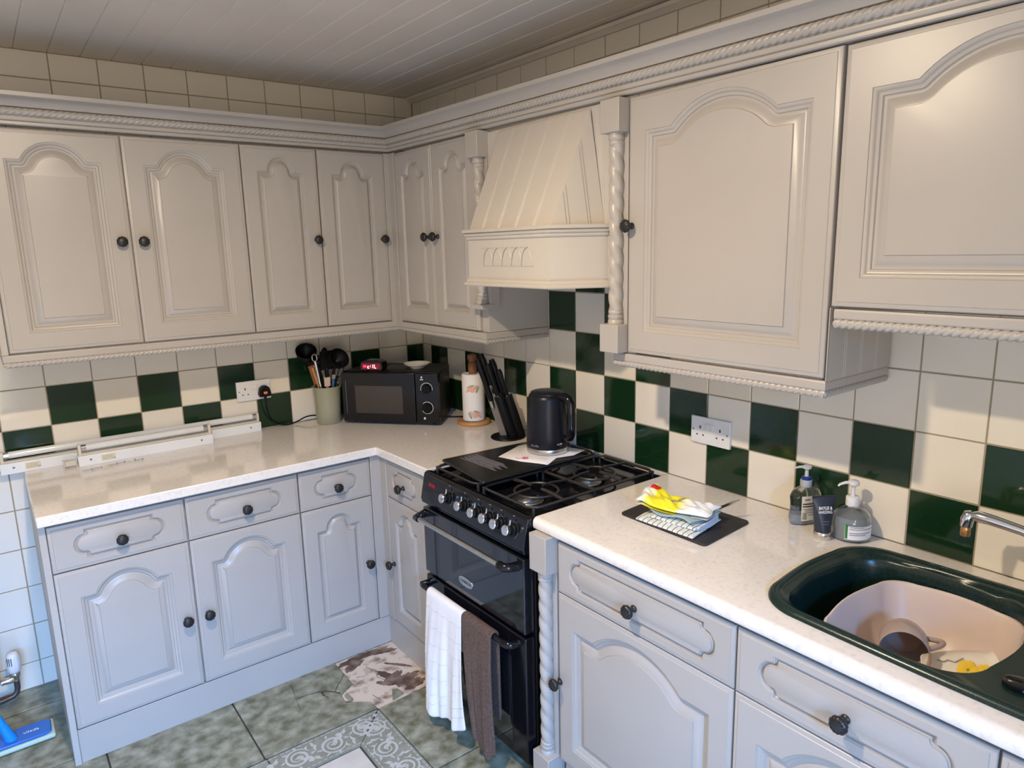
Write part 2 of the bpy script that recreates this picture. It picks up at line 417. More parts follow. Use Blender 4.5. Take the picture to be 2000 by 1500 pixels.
# ------------------------------------------------------------------ the room
P = 0.1525
CEILZ = 2.346
def zrows():
    zs = [1.0169 - .1493 - P * i for i in range(6, 0, -1)] + [1.0169 - .1493] + [1.0169 + .1493 * i for i in range(0, 5)]
    up = [2.254 - P * i for i in range(4, -1, -1)]
    return [0.0 if z < 0 else z for z in zs] + [z for z in up if z > zs[-1] + .02] + [CEILZ]
ZR = zrows()
ROW0 = min(range(len(ZR)), key=lambda i: abs(ZR[i] - 1.0169))
def tiled(name, first, length, to3, green, zmin=lambda a: 0):
    g = G(); gr = .0018; th = .0035; ed = .0013
    cols = [0.0, first] + [first + P * k for k in range(1, int((length - first) / P) + 1)] + [length]
    for ci in range(len(cols) - 1):
        a0, a1 = cols[ci] + gr, cols[ci + 1] - gr
        for ri in range(len(ZR) - 1):
            z0, z1 = ZR[ri] + gr, ZR[ri + 1] - gr
            if z1 - z0 < .01 or a1 - a0 < .006: continue
            m = 2 if green(ci - 1, ri - ROW0) else 1
            jt = random.uniform(-.0005, .0005)
            o = [(a0, z0), (a1, z0), (a1, z1), (a0, z1)]; i_ = [(a0 + ed, z0 + ed), (a1 - ed, z0 + ed), (a1 - ed, z1 - ed), (a0 + ed, z1 - ed)]
            v = [to3(a, z, 0) for a, z in o] + [to3(a, z, .0024 + jt) for a, z in o] + [to3(a, z, th + jt + random.uniform(-.0002, .0002)) for a, z in i_]
            f = [(8, 9, 10, 11)] + [(4 + k, 4 + (k + 1) % 4, 8 + (k + 1) % 4, 8 + k) for k in range(4)] + [(k, (k + 1) % 4, 4 + (k + 1) % 4, 4 + k) for k in range(4)]
            g.add(v, f, m)
    v = [to3(a, z, d) for d in (.0012, -.05) for a, z in ((-.06, -.05), (length, -.05), (length, CEILZ + .05), (-.06, CEILZ + .05))]
    g.add(v, [(0, 1, 2, 3), (7, 6, 5, 4), (0, 4, 5, 1), (1, 5, 6, 2), (2, 6, 7, 3), (3, 7, 4, 0)], 0)
    return struct(name, g, [GROUT, TILE, GREEN], smooth=20)
def greenL(j, m):
    return (m == 0 and j % 2 == 1) or (m == -1 and j % 2 == 0 and j >= 0) or (m == 0 and j == -1)
def greenR(k, m):
    if k == -1: return False
    if m == 0: return k % 2 == 0
    if m == -1: return k % 2 == 1
    if m == -2: return k % 2 == 0 and 5 < k < 10
    if 6 <= k <= 9 and 1 <= m <= 6: return (k + m) % 2 == 0
    return False
# walls sit 1 mm behind the glaze so that the tile faces are the measured planes
tiled('wall_left', .0942, 3.4, lambda a, z, d: (-a, .0035 - d, z), greenL)
tiled('wall_right', .0749, 4.3, lambda a, z, d: (.0035 - d, -a, z), greenR)
g = G()   # far wall with a glazed opening, behind the camera
X0, X1, Z1 = -2.93, -1.64, 2.0
g.box(-3.4, X0, -4.36, -4.3, 0, CEILZ).box(X1, .0, -4.36, -4.3, 0, CEILZ).box(X0, X1, -4.36, -4.3, Z1, CEILZ).box(X0, X1, -4.36, -4.3, 0, .12)
struct('wall_back', g, WALLP)
g = G().box(-3.46, -3.4, -4.36, 0, 0, CEILZ); struct('wall_side', g, WALLP)
g = G()
for x in (X0, X0 + .62, X1 - .06): g.box(x, x + .06, -4.34, -4.3, .12, Z1)
g.box(X0, X1, -4.34, -4.3, .12, .20).box(X0, X1, -4.34, -4.3, Z1 - .06, Z1)
struct('window_1', g, WPLAST)
# ceiling boards run along y
g = G(); bx = -.065
xs = []
x = 0.0
while x > -3.4:
    nx = -.065 if x == 0.0 else x - .1
    xs.append((nx, x)); x = nx
for a, b in xs:
    v = [(a, 0, CEILZ + .004), (a + .0035, 0, CEILZ), (b - .0035, 0, CEILZ), (b, 0, CEILZ + .004)]
    v += [(p[0], -4.3, p[2]) for p in v]
    g.add(v, [(0, 1, 5, 4), (1, 2, 6, 5), (2, 3, 7, 6)], 0)
g.box(-3.5, .06, -4.4, .06, CEILZ + .0045, CEILZ + .04)
struct('ceiling', g, CEIL, smooth=0, recalc=False)
g = G()   # quadrant bead on the right, falling slightly toward the window side
v = []
for y, zz in ((0, 2.346), (-4.3, 2.346 - .0)):
    for xx, dz in ((0, -.024), (-.010, -.024), (-.020, -.012), (-.026, -.010), (-.030, 0), (0, 0)):
        v.append((xx, y, zz + dz + (.0 if y == 0 else -.012)))
g.add(v, [(i, (i + 1) % 6, 6 + (i + 1) % 6, 6 + i) for i in range(6)])
struct('trim_1', g, CEIL)

# floor: grout bed, bevelled tiles, scroll border, lifted corner
HOLE = [(-.555, -.59), (-.827, -.59), (-.827, -.686), (-.829, -.77), (-.892, -.807), (-.898, -.865), (-.869, -.881), (-.824, -.917), (-.820, -.964), (-.768, -.969), (-.555, -.956)]
g = G(); gp = .0028
def slab(poly, m):
    c = Vector((sum(p[0] for p in poly) / len(poly), sum(p[1] for p in poly) / len(poly)))
    inn = []
    for p in poly:
        d = c - Vector(p); inn.append(Vector(p) + d.normalized() * .003)
    n = len(poly)
    v = [(p[0], p[1], -.009) for p in poly] + [(p[0], p[1], -.0012) for p in poly] + [(p.x, p.y, 0) for p in inn]
    f = [tuple(range(2 * n, 3 * n))]
    for a in (0, n): f += [(a + i, a + (i + 1) % n, a + n + (i + 1) % n, a + n + i) for i in range(n)]
    g.add(v, f, m)
XL = [-.822 + .408 * k for k in range(-7, 3)]; BX = -.8215; BY = -.9695
YU = [-.9665, -.558, -.150, 0.0]
for i in range(len(XL) - 1):
    for j in range(len(YU) - 1):
        a, b, c, d = XL[i] + gp, XL[i + 1] - gp, YU[j] + gp, YU[j + 1] - gp
        if b > 0: b = -.001
        if a > -.9 and j == 0: continue          # lifted tile
        if abs(XL[i + 1] + .822) < .01 and j == 0:  # cracked neighbour
            slab([(a, c), (-.826, c), (-.826, -.920), (-.869, -.884), (-.900, -.868), (-.895, -.806), (-.832, -.772), (-.830, -.690), (-.830, d), (a, d)], 1); continue
        slab([(a, c), (b, c), (b, d), (a, d)], 1)
YD = [-.9665, -1.362, -1.77, -2.178, -2.586, -2.994, -3.402, -3.81, -4.3]
for j in range(len(YD) - 1):
    for i in range(len(XL) - 1):
        a, b, c, d = XL[i] + gp, min(XL[i + 1] - gp, -.001), YD[j + 1] + gp, YD[j] - gp
        if XL[i] > -.83 or j > 5: slab([(a, c), (b, c), (b, d), (a, d)], 1)
BW = .1355; BXL = -3.4; BYB = -3.40
# border strips with a mitre
slab([(BXL, BY - .002), (BX - .006, BY - .002), (BX - BW - .001, BY - BW), (BXL, BY - BW)], 3)
slab([(BX - .002, BY - .006), (BX - .002, BYB), (BX - BW, BYB), (BX - BW, BY - BW - .001)], 3)
ic = (BX - BW - .004, BY - BW - .004)
xx = [ic[0], -1.226, -1.634, -2.042, -2.45, -2.858, -3.266]
yy = [ic[1], -1.362, -1.77, -2.178, -2.586, -2.994, -3.40]
for i in range(len(xx) - 1):
    for j in range(len(yy) - 1):
        slab([(xx[i + 1] + gp, yy[j + 1] + gp), (xx[i] - gp, yy[j + 1] + gp), (xx[i] - gp, yy[j] - gp), (xx[i + 1] + gp, yy[j] - gp)], 2)
# dark joint across the border where the field joint passes
g.box(-1.2285, -1.2235, BY - BW, BY, -.002, .0004, 0)
g.box(-3.5, .06, -4.4, .06, -.06, -.0015 - .0045, 0)
# exposed screed in the lifted corner
g.prism(HOLE, -.0062, -.0052, m=4)
def flat(poly, z, m):
    g.add([(p[0], p[1], z) for p in poly], [tuple(range(len(poly)))], m)
def blob(cx, cy, rx, ry, ang, z, m, jag=.25, n=40, seed=1):
    rr = random.Random(seed); pts = []
    ph = [rr.uniform(0, 6.28) for _ in range(6)]
    for i in range(n):
        t = 2 * PI * i / n; q = 1 + jag * (.5 * math.sin(3 * t + ph[0]) + .3 * math.sin(7 * t + ph[1]) + .25 * math.sin(13 * t + ph[2]) + rr.uniform(-.25, .25))
        x, y = rx * q * math.cos(t), ry * q * math.sin(t)
        pts.append((cx + x * math.cos(ang) - y * math.sin(ang), cy + x * math.sin(ang) + y * math.cos(ang)))
    c = len(g.v); g.v += [(cx, cy, z)] + [(p[0], p[1], z) for p in pts]
    g.f += [(c, c + 1 + i, c + 1 + (i + 1) % n) for i in range(n)]; g.m += [m] * n
for bx_, by_, rx_, ry_, an_, sd_ in ((-.690, -.835, .050, .026, .5, 3), (-.655, -.870, .058, .030, .2, 4), (-.640, -.915, .045, .028, .3, 5), (-.700, -.800, .016, .050, .5, 6), (-.735, -.842, .034, .010, -1.0, 8),
                                     (-.725, -.622, .110, .020, .03, 9), (-.640, -.640, .060, .018, -.3, 10), (-.775, -.660, .048, .022, .4, 11), (-.620, -.780, .040, .008, -.9, 13), (-.650, -.745, .035, .006, -.8, 14), (-.888, -.872, .010, .024, .4, 12)):
    blob(bx_, by_, rx_, ry_, an_, -.0050 + .00004 * sd_, 5, .22, n=70, seed=sd_)
crackz = [[(-.74, -.70), (-.722, -.745), (-.735, -.79), (-.72, -.83)], [(-.80, -.74), (-.765, -.752), (-.745, -.72)], [(-.80, -.88), (-.79, -.93)]]
# cracks
def crack(pts, w0, w1, z=.0006):
    n = len(pts); v = []
    for i, p in enumerate(pts):
        a = Vector(pts[max(0, i - 1)]); b = Vector(pts[min(n - 1, i + 1)]); t = (b - a).normalized(); nn = Vector((-t.y, t.x))
        wv = w0 + (w1 - w0) * i / (n - 1) + random.uniform(-.0006, .0006)
        v += [tuple((Vector(p) + nn * wv).to_3d() + Vector((0, 0, z))), tuple((Vector(p) - nn * wv).to_3d() + Vector((0, 0, z)))]
    g.add(v, [(2 * i, 2 * i + 1, 2 * i + 3, 2 * i + 2) for i in range(n - 1)], 0)
for q_ in crackz: crack(q_, .0012, .0006, -.0044)
crack([(-1.036, -.722), (-1.012, -.728), (-.994, -.727), (-.975, -.736), (-.961, -.734), (-.945, -.747), (-.931, -.751), (-.905, -.781), (-.893, -.800)], .0012, .0030)
crack([(-.945, -.747), (-.948, -.770), (-.940, -.790), (-.944, -.81)], .003, .0003)
crack([(-.905, -.778), (-.882, -.748), (-.855, -.722), (-.830, -.690)], .0014, .0016)
crack([(-1.021, -.628), (-1.026, -.67), (-1.034, -.714), (-1.040, -.75), (-1.046, -.791), (-1.066, -.823)], .0008, .0005)
# acanthus scrolls on the border
RZZ = [.0004]
def ribbon(pts, ws, z=.0005, m=6):
    RZZ[0] += .0000009; z = RZZ[0]
    n = len(pts); v = []
    for i, p in enumerate(pts):
        a = Vector(pts[max(0, i - 1)]); b = Vector(pts[min(n - 1, i + 1)]); t = (b - a).normalized(); nn = Vector((-t.y, t.x))
        v += [tuple((Vector(p) + nn * ws[i]).to_3d() + Vector((0, 0, z))), tuple((Vector(p) - nn * ws[i]).to_3d() + Vector((0, 0, z)))]
    g.add(v, [(2 * i, 2 * i + 1, 2 * i + 3, 2 * i + 2) for i in range(n - 1)], m)
def scroll(T, flip):
    s = -1 if flip else 1
    cx = .052
    sp = []
    for i in range(40):
        t = i / 39; a = PI * .9 - t * 2.1 * 2 * PI; r = .040 * (1 - t) ** .75 + .0035
        sp.append(T((cx + r * math.cos(a), s * (.006 + r * math.sin(a)))))
    ribbon(sp, [.0016 + .0030 * math.sin(PI * min(1, i / 30)) for i in range(40)])
    ribbon([T((cx + .0035 * math.cos(q), s * (.006 + .0035 * math.sin(q)))) for q in (0, 1, 2, 3, 4, 5, 6.28)], [.0022] * 7)
    def leaf(x, y, d, L_, cv, w_=.0040):
        pts = []
        for k in range(7):
            u = k / 6; dd = d + cv * u
            pts.append((x, y)); x += math.cos(dd) * L_ / 6; y += math.sin(dd) * L_ / 6
        ribbon([T((p, s * q)) for p, q in pts], [.0006, w_ * .7, w_, w_ * .9, w_ * .65, w_ * .4, .0003])
    for k in range(7):                       # curling leaves outside the spiral
        a = .2 + k * .80; leaf(cx + .043 * math.cos(a), .006 + .043 * math.sin(a), a - 1.2, .020, 1.5)
    st = [(-.012 + .075 * q, -.046 + .052 * math.sin(q * PI * .5) - .006 * math.sin(q * PI)) for q in [i / 12 for i in range(13)]]
    ribbon([T((p, s * q)) for p, q in st], [.0014 + .0022 * math.sin(i / 12 * PI) for i in range(13)])
    for k, (q, e) in enumerate(((.1, 1), (.25, -1), (.4, 1), (.55, -1), (.7, 1))):
        p = st[int(q * 12)]; leaf(p[0], p[1], .7 + e * .8, .026, -e * 1.3, .0044)
    leaf(.098, -.030, .6, .034, 1.6, .005); leaf(.100, -.026, -.4, .026, -1.4, .0042); leaf(-.004, .030, 2.2, .026, -1.5, .0044)
for k in range(11):
    x0 = BX - .035 - .118 * k
    scroll(lambda p, x0=x0: (x0 - p[0], BY - BW / 2 + p[1]), k % 2)
for k in range(11):
    y0 = BY - .035 - .118 * k
    scroll(lambda p, y0=y0: (BX - BW / 2 + p[1], y0 - p[0]), k % 2)
for off in (.010, BW - .010):                # beaded edge lines
    x = BX - off - .002
    while x > -2.4:
        flat([(x, BY - off - .0015), (x - .014, BY - off - .0015), (x - .014, BY - off + .0015), (x, BY - off + .0015)], .0005, 6); x -= .02
    y = BY - off - .002
    while y > -2.4:
        flat([(BX - off - .0015, y), (BX - off - .0015, y - .014), (BX - off + .0015, y - .014), (BX - off + .0015, y)], .0005, 6); y -= .02
struct('floor', g, [FGROUT, FTILE, FCREAM, FBORD, SCREED, ADHES, FSCR], smooth=0, recalc=False)
for nm, pts, lb in (('tile_fragment', [(-.731, -.904), (-.713, -.911), (-.706, -.950), (-.757, -.958)], 'small grey green shard of floor tile lying loose near the cooker towels'),
                    ('tile_fragment', [(-.886, -.822), (-.872, -.812), (-.870, -.862), (-.886, -.868)], 'small broken piece of floor tile beside the crack in the floor')):
    q = G().prism(pts, -.0052, .0015); tag(obj(nm, q, FTILE, smooth=0), lb, 'tile')

# ------------------------------------------------------------------ ceiling lamp (above and out of the frame)
t = thing('ceiling_light', 'small round recessed downlight in the boarded ceiling', 'ceiling light', (-1.6, -1.88, CEILZ))
obj('bezel', G().lathe([(.047, .002), (.058, .002), (.058, -.006), (.052, -.012), (.047, -.010), (.047, .002)], 36, caps=False), CHROME, t, smooth=50)

# ------------------------------------------------------------------ base cabinets
FL = -.605; FR = -.58
RZ = -PI / 2
def base_cab(label, loc, rz, w_, doors, dr_mx, group, depth=.56, open_left=False):
    c = thing('base_cabinet', label, 'cabinet', loc, rz, group)
    g = G(); g.box(0, w_, .0195, .030, .122, .822, 0)        # face frame behind the fronts
    g.box(0, .016, .030, depth, .122, .830, 0).box(w_ - .016, w_, .030, depth, .122, .830, 0)
    g.box(.016, w_ - .016, .030, depth, .122, .138, 0)
    obj('body', g, PAINT2, c)
    drawer(c, .002, .667, w_ - .004, .152, dr_mx)
    for (x, dw, kx) in doors: door(c, x, .124, dw, .539, kx, .262)
    return c
B = 'fitted base cabinets'
base_cab('painted base cabinet with drawer at the open left end of the long worktop', (-1.708, FL, 0), 0, .395, [(.002, .391, .358)], .095, B)
base_cab('painted base cabinet with drawer, middle one of the left run', (-1.312, FL, 0), 0, .395, [(.002, .391, .033)], .095, B)
base_cab('narrow painted base cabinet with drawer next to the inner corner post', (-.916, FL, 0), 0, .295, [(.002, .291, .257)], .088, B)
base_cab('slim painted base cabinet between the inner corner and the cooker', (FR, -.656, 0), RZ, .285, [(.002, .281, .030)], .080, B, depth=.5)
base_cab('wide painted base cabinet right of the cooker under the slate board', (FR, -1.688, 0), RZ, .584, [(.002, .580, -.004 + .012)], .080, B)
base_cab('painted base cabinet below the green sink with a curved drawer moulding', (FR, -2.273, 0), RZ, .488, [(.002, .484, .45)], .087, B)
base_cab('painted base cabinet at the right edge of the photo past the sink front', (FR, -2.762, 0), RZ, .50, [(.002, .496, .04)], .088, B)

o = obj('end_panel', G().box(-1.727, -1.7085, -.606, -.004, 0, .830), PAINT2, bevel=.001)
tag(o, 'tall painted side panel closing the left end of the base cabinets', 'panel')
g = G().box(-.6205, -.575, -.6045, -.585, .122, .830).box(-.5795, -.570, -.6555, -.6045, .122, .830)
tag(obj('corner_post', g, PAINT, bevel=.002), 'painted upright post in the inner corner of the base cabinets', 'post')
g = G().box(-.5795, -.566, -1.012, -.9425, .122, .830)
tag(obj('filler_strip', g, PAINT, bevel=.0015), 'narrow painted filler strip beside the left side of the cooker', 'panel')
g = G().box(-1.708, -.572, -.600, -.586, 0, .1195); 
tag(obj('plinth', g, PAINT, bevel=.001), 'long painted plinth board under the left run of cabinets', 'plinth')
g = G().box(-.574, -.561, -1.010, -.6015, -.005, .1195)
tag(obj('plinth', g, PAINT, bevel=.001), 'short shadowed plinth board beside the broken floor corner', 'plinth')
g = G().box(-.563, -.549, -3.3, -1.70, 0, .1195)
tag(obj('plinth', g, PAINT, bevel=.001), 'plinth board recessed under the sink side cabinets', 'plinth')

def barley(label, loc, z0, z1, blk_top, blk_bot, spacing=.0505, cap_open=False, rz=RZ):
    c = thing('twisted_column', label, 'column', loc, rz, 'barley twist columns')
    R_ = .0215
    g = G()
    zt, zb = z1 - blk_top, z0 + blk_bot
    rope(g, (0, 0, zb + .040), (0, 0, zt - .030), R_, spacing, amp=.21, seg=24, step=14, hand=-1, strands=2)
    g.lathe([(.0225, zb), (.0225, zb + .012), (.0195, zb + .014), (.0225, zb + .018), (.0225, zb + .026), (.0190, zb + .028), (.0215, zb + .032), (.0215, zb + .038), (.018, zb + .042)], 24)
    g.lathe([(.018, zt - .034), (.0215, zt - .030), (.0215, zt - .022), (.0195, zt - .020), (.0225, zt - .016), (.0225, zt - .006), (.021, zt - .004), (.0225, zt)], 24)
    obj('shaft', g, PAINT, c, smooth=60)
    g = G().box(-.036, .036, -.030, .030, z1 - blk_top, z1); obj('top_block', g, PAINT, c, bevel=.002)
    g = G().box(-.036, .036, -.030, .030, z0, z0 + blk_bot); obj('base_block', g, PAINT, c, bevel=.002)
    g = G().box(-.034, .034, .012, .055, z0, z1); obj('backing_post', g, PAINT, c, bevel=.001)
    return c
barley('full height twisted column between the cooker and the slate board cabinet', (-.588, -1.6465, 0), 0, .832, .112, .128)
barley('twisted column between the cooker hood and the large wall cabinet', (-.312, -1.6525, 0), 1.325, 2.024, .088, .082)
barley('twisted column half hidden left of the cooker hood', (-.312, -.9815, 0), 1.415, 2.034, .088, .018)

# ------------------------------------------------------------------ wall cabinets
UL = -.305; UR = -.305
def wall_cab(label, loc, rz, w_, z0, z1, doors, depth=.283, beaded=False):
    c = thing('wall_cabinet', label, 'cabinet', loc, rz, 'fitted wall cabinets')
    g = G(); g.box(0, w_, .0195, .034, z0 - .004, z1 + .004, 0)
    g.box(0, .016, .034, depth, z0 - .004, z1 + .004).box(w_ - .016, w_, .034, depth, z0 - .004, z1 + .004)
    g.box(.016, w_ - .016, .034, depth, z0 - .004, z0 + .012).box(.016, w_ - .016, .034, depth, z1 - .012, z1 + .004)
    obj('body', g, PAINT2, c)
    for (x, dw, kx) in doors: door(c, x, z0, dw, z1 - z0, kx, 1.683 - z0)
    return c
wall_cab('double wall cabinet at the far left with knobs side by side', (-1.719, UL, 0), 0, .793, 1.330, 2.036, [(.002, .393, .361), (.399, .393, .032)])
wall_cab('narrow wall cabinet above the left wall socket', (-.925, UL, 0), 0, .299, 1.330, 2.036, [(.002, .295, .272)])
wall_cab('narrow wall cabinet next to the inner corner above the microwave', (-.625, UL, 0), 0, .299, 1.330, 2.036, [(.002, .295, .270)])
wall_cab('slim double wall cabinet left of the hood with two touching knobs', (UR, -.345, 0), RZ, .602, 1.330, 2.034, [(.002, .297, .268), (.302, .297, .034)], depth=.283)
wall_cab('large wall cabinet with one arched door right of the hood', (UR, -1.690, 0), RZ, .596, 1.327, 2.023, [(.002, .590, .014)], depth=.302)
c8 = wall_cab('short wide wall cabinet above the sink at the right edge', (UR, -2.288, 0), RZ, .60, 1.489, 2.020, [(.002, .594, None)], depth=.302)
g = G().box(-.327, -.303, -.304, -.29, 1.300, 2.040).box(-.305, -.292, -.3445, -.302, 1.300, 2.040)
tag(obj('corner_post', g, PAINT, bevel=.002), 'painted upright post in the inner corner of the wall cabinets', 'post')
g = G().box(-.290, -.004, -.990, -.948, 1.3260, 2.030)
tag(obj('end_panel', g, PAINT2), 'painted side panel of the slim wall cabinet facing the cooker', 'panel')
g = G().box(-1.738, -1.7205, -.300, -.004, 1.3255, 2.036)
tag(obj('end_panel', g, PAINT2), 'painted side panel at the far left end of the wall cabinets', 'panel')

def bead_panel(g, w_, z0, z1, pos, y=0, dep=.0016, M=None, m=0):
    """flat board with pairs of fine vertical V grooves, face at y looking to -y"""
    xs = [(0, 0)]
    for p in pos:
        for q in (p - .004, p + .004):
            xs += [(q - .0011, 0), (q, dep), (q + .0011, 0)]
    xs.append((w_, 0)); v = []
    for x, d in xs: v += [(x, y + d, z0), (x, y + d, z1)]
    g.add(v, [(2 * i, 2 * i + 2, 2 * i + 3, 2 * i + 1) for i in range(len(xs) - 1)], m, M)
# beaded side of the large wall cabinet
t = thing('end_panel', 'beaded pale side panel of the large wall cabinet above the sink tiles', 'panel', (UR, -2.2895, 0))
g = G(); bead_panel(g, .298, 1.322, 1.486, [.075, .15, .225], y=-.003); g.box(0, .298, -.0015, .0005, 1.322, 1.486); obj('board', g, PAINT2, t, smooth=0)

# light rails with rope
RAIL = lambda z0, z1: [(-.020, z0), (.0, z0), (.002, z0 + .003), (.002, z1 - .004), (0, z1), (-.020, z1)]
def rail(label, path, z0, z1, rz_, rr=.0100):
    t = thing('light_rail', label, 'moulding', (0, 0, 0), 0, 'rope edged light rails')
    g = G(); sweep(g, path, RAIL(z0, z1)); obj('board', g, PAINT, t, smooth=20)
    g = G(); 
    pts = [Vector((p[0], p[1], rz_)) for p in path]
    for i in range(len(pts) - 1):
        d = (pts[i + 1] - pts[i]).normalized(); n = Vector((d.y, -d.x, 0)) * -.006
        a, b = pts[i] + n, pts[i + 1] + n
        rope(g, a, b, rr, .0155, amp=.24, step=8, seg=20, hand=-1)
    obj('rope', g, PAINT, t, smooth=60)
rail('rope edged light rail under the left wall cabinets and round the corner', [(-1.736, -.006), (-1.736, UL), (UR, UL), (UR, -.9915), (-.006, -.9915)], 1.300, 1.3245, 1.292)
rail('rope edged light rail under the large wall cabinet', [(UR, -1.640), (UR, -2.289), (-.006, -2.289)], 1.299, 1.3215, 1.291)
rail('rope edged light rail under the cabinet above the sink', [(UR, -2.300), (UR, -2.95)], 1.462, 1.4835, 1.452, .0115)
g = G().box(-.290, -.004, -1.69, -1.6, 1.300, 1.322)

# cornice
t = thing('cornice', 'deep painted cornice with a rope bead along the top of all wall cabinets', 'cornice', (0, 0, 0))
CP = [(-.02, 2.046), (.006, 2.046), (.009, 2.049), (.009, 2.056), (.006, 2.058), (.011, 2.060), (.013, 2.066), (.013, 2.070), (.010, 2.072), (.010, 2.098), (.018, 2.100), (.020, 2.104), (.027, 2.113),
      (.040, 2.122), (.052, 2.125), (.055, 2.127), (.055, 2.139), (.049, 2.141), (-.02, 2.141)]
path = [(-1.742, -.006), (-1.742, UL), (UR, UL), (UR, -3.2)]
SL = .0105
g = G(); sweep(g, path, CP, slope=SL, y0=UL); obj('moulding', g, PAINT, t, smooth=25)
g = G(); k = .013
rope(g, (-1.742 - k, -.006, 2.0855), (-1.742 - k, UL - k, 2.0855), .0125, .0185, amp=.24, step=8, seg=20, hand=-1)
rope(g, (-1.742 - k, UL - k, 2.0855), (UR - k, UL - k, 2.0855), .0125, .0185, amp=.24, step=8, seg=20, hand=-1)
rope(g, (UR - k, UL - k, 2.0855), (UR - k, -3.2, 2.0855 + SL * (-3.2 - UL)), .0125, .0185, amp=.24, step=8, seg=20, hand=-1)
obj('rope', g, PAINT, t, smooth=60)

# ------------------------------------------------------------------ cooker hood
t = thing('cooker_hood', 'cream canopy cooker hood with sloping beaded front and carved arches', 'cooker hood', (0, 0, 0))
yl, yr, xf = -1.090, -1.512, -.44
g = G(); g.box(-.290, -.004, -1.612, -1.008, 1.522, 2.028)
# beaded flat back board, seen either side of the canopy
bead_panel(g, .604, 1.520, 2.028, [.04, .085, .535, .575], M=Mx((-.2935, -1.008, 0), (0, 0, RZ)))
obj('back_panel', g, HOODP, t, smooth=0)
g = G()   # canopy: sloping front, splayed cheeks
TLx, zT, zB = -.300, 2.020, 1.690
A, Bp = (xf + .004, yl - .002, zB), (xf + .004, yr + .002, zB)
C_, D_ = (TLx, -1.535, zT), (TLx, -1.095, zT)
def lerp3(a, b, t_): return tuple(a[i] + (b[i] - a[i]) * t_ for i in range(3))
ns = []
for p in (.18, .39, .60, .81):
    for q in (p - .009, p + .009): ns += [(q - .0028, 0), (q, .0010), (q + .0028, 0)]
ns = [(0, 0)] + ns + [(1, 0)]
v = []
nrm = Vector((Bp[0] - A[0], Bp[1] - A[1], 0)).cross(Vector(D_) - Vector(A)).normalized()
if nrm.x > 0: nrm = -nrm
for s_, d in ns:
    lo = Vector(lerp3(A, Bp, s_)) - nrm * d; hi = Vector(lerp3(D_, C_, s_)) - nrm * d
    v += [tuple(lo), tuple(hi)]
g.add(v, [(2 * i, 2 * i + 2, 2 * i + 3, 2 * i + 1) for i in range(len(ns) - 1)])
for base, top, yb in ((Bp, C_, -1.588), (A, D_, -1.018)):
    back = (-.2935, yb, zB)
    g.add([base, back, top], [(0, 1, 2)])
obj('canopy', g, HOODP, t, smooth=0)
g = G()   # dark lines that paint the shade of fine grooves on the right cheek
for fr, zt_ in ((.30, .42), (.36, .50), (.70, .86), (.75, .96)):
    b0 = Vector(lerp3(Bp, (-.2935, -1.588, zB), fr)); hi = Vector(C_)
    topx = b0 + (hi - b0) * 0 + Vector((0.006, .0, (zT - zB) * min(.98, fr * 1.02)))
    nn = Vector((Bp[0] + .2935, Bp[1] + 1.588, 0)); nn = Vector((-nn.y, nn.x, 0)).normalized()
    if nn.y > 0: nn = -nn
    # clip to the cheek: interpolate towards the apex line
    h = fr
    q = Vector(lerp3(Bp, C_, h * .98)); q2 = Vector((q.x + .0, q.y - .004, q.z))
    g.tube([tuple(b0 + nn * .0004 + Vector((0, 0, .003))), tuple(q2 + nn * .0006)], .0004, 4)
obj('cheek_groove_shade', g, GROOVE_SHADE, t, smooth=0, label='fine dark lines painted as groove shade on the side cheek')
def splay(yl_, yr_, xf_, back=-.2935, ybl=-1.014, ybr=-1.603): return [(back, ybl), (xf_, yl_), (xf_, yr_), (back, ybr)]
def hood_sweep(prof, mname):
    g = G(); path = splay(yl, yr, xf); sweep(g, path, prof); return obj(mname, g, HOODP, t, smooth=25)
hood_sweep([(-.02, 1.538), (.0, 1.538), (.0, 1.662), (-.02, 1.662)], 'apron')
hood_sweep([(-.02, 1.660), (.003, 1.660), (.006, 1.664), (.004, 1.669), (.010, 1.673), (.012, 1.679), (.009, 1.681), (.017, 1.684), (.018, 1.690), (.015, 1.694), (-.03, 1.694)], 'mantel_moulding')
hood_sweep([(-.02, 1.510), (.014, 1.510), (.016, 1.514), (.015, 1.519), (.007, 1.524), (.003, 1.532), (.005, 1.537), (.0, 1.541), (-.02, 1.541)], 'lower_moulding')
g = G().add([(-.2935, -1.014, 1.513), (xf, yl, 1.513), (xf, yr, 1.513), (-.2935, -1.603, 1.513)], [(0, 1, 2, 3)]); obj('underside', g, HOODP, t)
g = G(); xa = xf - .0006
for i in range(5):          # carved pointed arches
    y0 = -1.178 - .050 * i; W2 = .050
    def arc(ya, yb): return [(xa, ya + (yb - ya) * (1 - math.cos(q * PI / 2)), 1.578 + .054 * math.sin(q * PI / 2)) for q in [k / 8 for k in range(9)]]
    g.tube(arc(y0, y0 - W2 * .62), .0013, 5); g.tube([(p[0], p[1], p[2]) for p in arc(y0, y0 - W2 * .62)][::1], .0013, 5)
    g.tube([(xa, 2 * (y0 - W2 * .5) - p[1] + W2 * .0, p[2]) for p in arc(y0, y0 - W2 * .62)], .0013, 5)
    g.tube([(xa, y0 + .010, 1.633), (xa, y0 - .012, 1.633)], .0011, 5)
g.tube([(xa, -1.175, 1.576), (xa, -1.435, 1.576)], .0012, 5)
obj('arch_carving', g, HOODP, t, smooth=0)

# ------------------------------------------------------------------ worktops
g = G()
poly = [(-1.728, -.003), (-1.728, -.634), (-.603, -.628), (-.596, -1.013), (-.003, -1.013), (-.003, -.003)]
g.prism(poly, .834, .868)
tag(obj('worktop', g, WTOP, bevel=.0035, seg=3), 'mottled beige L shaped worktop under the microwave and loose tube lights', 'worktop')

